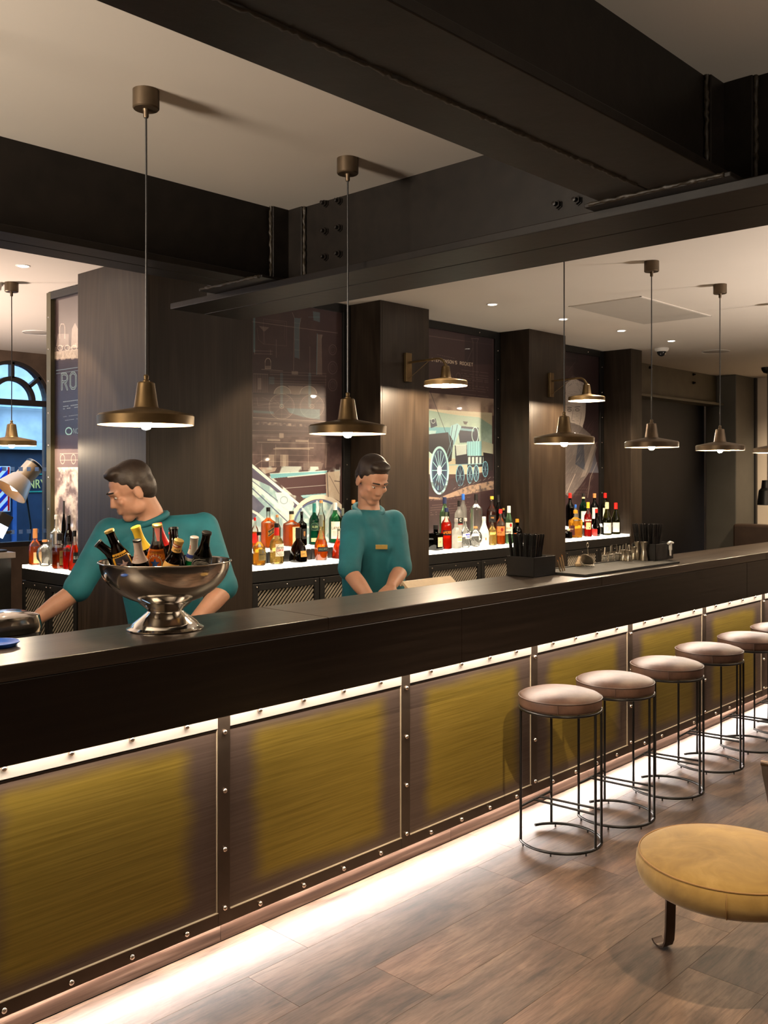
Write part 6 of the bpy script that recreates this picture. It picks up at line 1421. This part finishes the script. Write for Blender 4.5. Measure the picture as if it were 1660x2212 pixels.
    for k in range(24):
        a = 2*PI*k/24; q = neck+sd*.076*math.cos(a)+fz*(.074*math.sin(a)+.0); q.z = neck.z+.004-.028*math.sin(a)*1.0; pts.append(q)
    obj('collar', cl.tube(pts, .014, 8, True), M_shirt, sh, 60)
    t = MB()
    capsule(t, hips+V((-.05, 0, .02)), hips+V((.05, 0, .02)), .118, .118)
    for s in (-1, 1):
        hp = hips+V((s*sx*.9, 0, -.04)); kn = V((hips.x*.6+s*sx, -.02, .50)); an = V((s*sx, 0, .07))
        capsule(t, hp, kn, .095, .072); capsule(t, kn, an, .072, .058)
    blob('trousers', t, .012, M_trousers, p, 4)
    f = MB()
    for s in (-1, 1): capsule(f, (s*sx, .03, .042), (s*sx+.02, -.14, .034), .042, .034)
    blob('shoes', f, .009, M_blackplastic, p, 3)
    # hair: a short cap over the crown and the back of the head
    g = MB()
    ellipsoid(g, h(0, -0.022, 0.050), 0.079, 0.092, 0.078, Rh); ellipsoid(g, h(0, -0.052, 0.005), 0.074, 0.060, 0.080, Rh); ellipsoid(g, h(0, 0.035, 0.098), 0.056, 0.044, 0.026, Rh)
    for s in (-1, 1): ellipsoid(g, h(s*0.068, -0.008, 0.030), 0.012, 0.022, 0.036, Rh)
    blob('hair', g, .007, M_hair, p, 3)
    be = MB()
    ey = MB()
    for s in (-1, 1): ellipsoid(ey, h(s*0.029, 0.0725, 0.002), 0.0105, 0.0085, 0.0055, Rh, 12, 8)
    eo = obj('eyes', ey, flat('eye_white', (.55, .50, .46), .3), p, 60)
    iy = MB()
    for s in (-1, 1): ellipsoid(iy, h(s*0.029, 0.0795, 0.001), 0.0042, 0.002, 0.0040, Rh, 10, 6)
    obj('irises', iy, flat('dark_iris', (.02, .012, .008), .2), eo, 60)
    eb = MB()
    for s in (-1, 1): capsule(eb, h(s*0.015, 0.0925, 0.0285), h(s*0.044, 0.079, 0.0275), .0042, .003, 8)
    obj('eyebrows', eb, M_hair, p, 60)
    if badge:
        q = V(badge); obj('name_badge', MB().box(q.x-.03, q.x+.03, q.y-.004, q.y, q.z-.011, q.z+.011), M_gold, sh, bevel=.001)
    return p
person('bartender in a teal shirt behind the beer bowl, bending and looking down left', 2.25, 3.57, (-.80, -.42, -.42),
       (-.025, -.07, 1.585), (.045, -.02, 1.455), (.075, .01, 1.27), (.09, .08, .93),
       [(-.125, -.03, 1.405), (.265, .02, 1.425)], [(-.235, -.14, 1.17), (.375, -.08, 1.17)], [(-.385, -.23, 1.055), (.275, -.24, 1.06)], None)
person('bartender in a teal shirt left of the locomotive poster, looking down at the bar', 3.50, 3.45, (.42, -.72, -.50),
       (.04, -.075, 1.628), (.018, .005, 1.47), (.05, .02, 1.27), (.04, .05, .93),
       [(-.055, -.065, 1.41), (.145, .06, 1.405)], [(-.075, -.20, 1.175), (.185, -.06, 1.17)], [(.04, -.31, 1.04), (.13, -.21, 1.10)], (.085, -.125, 1.29))
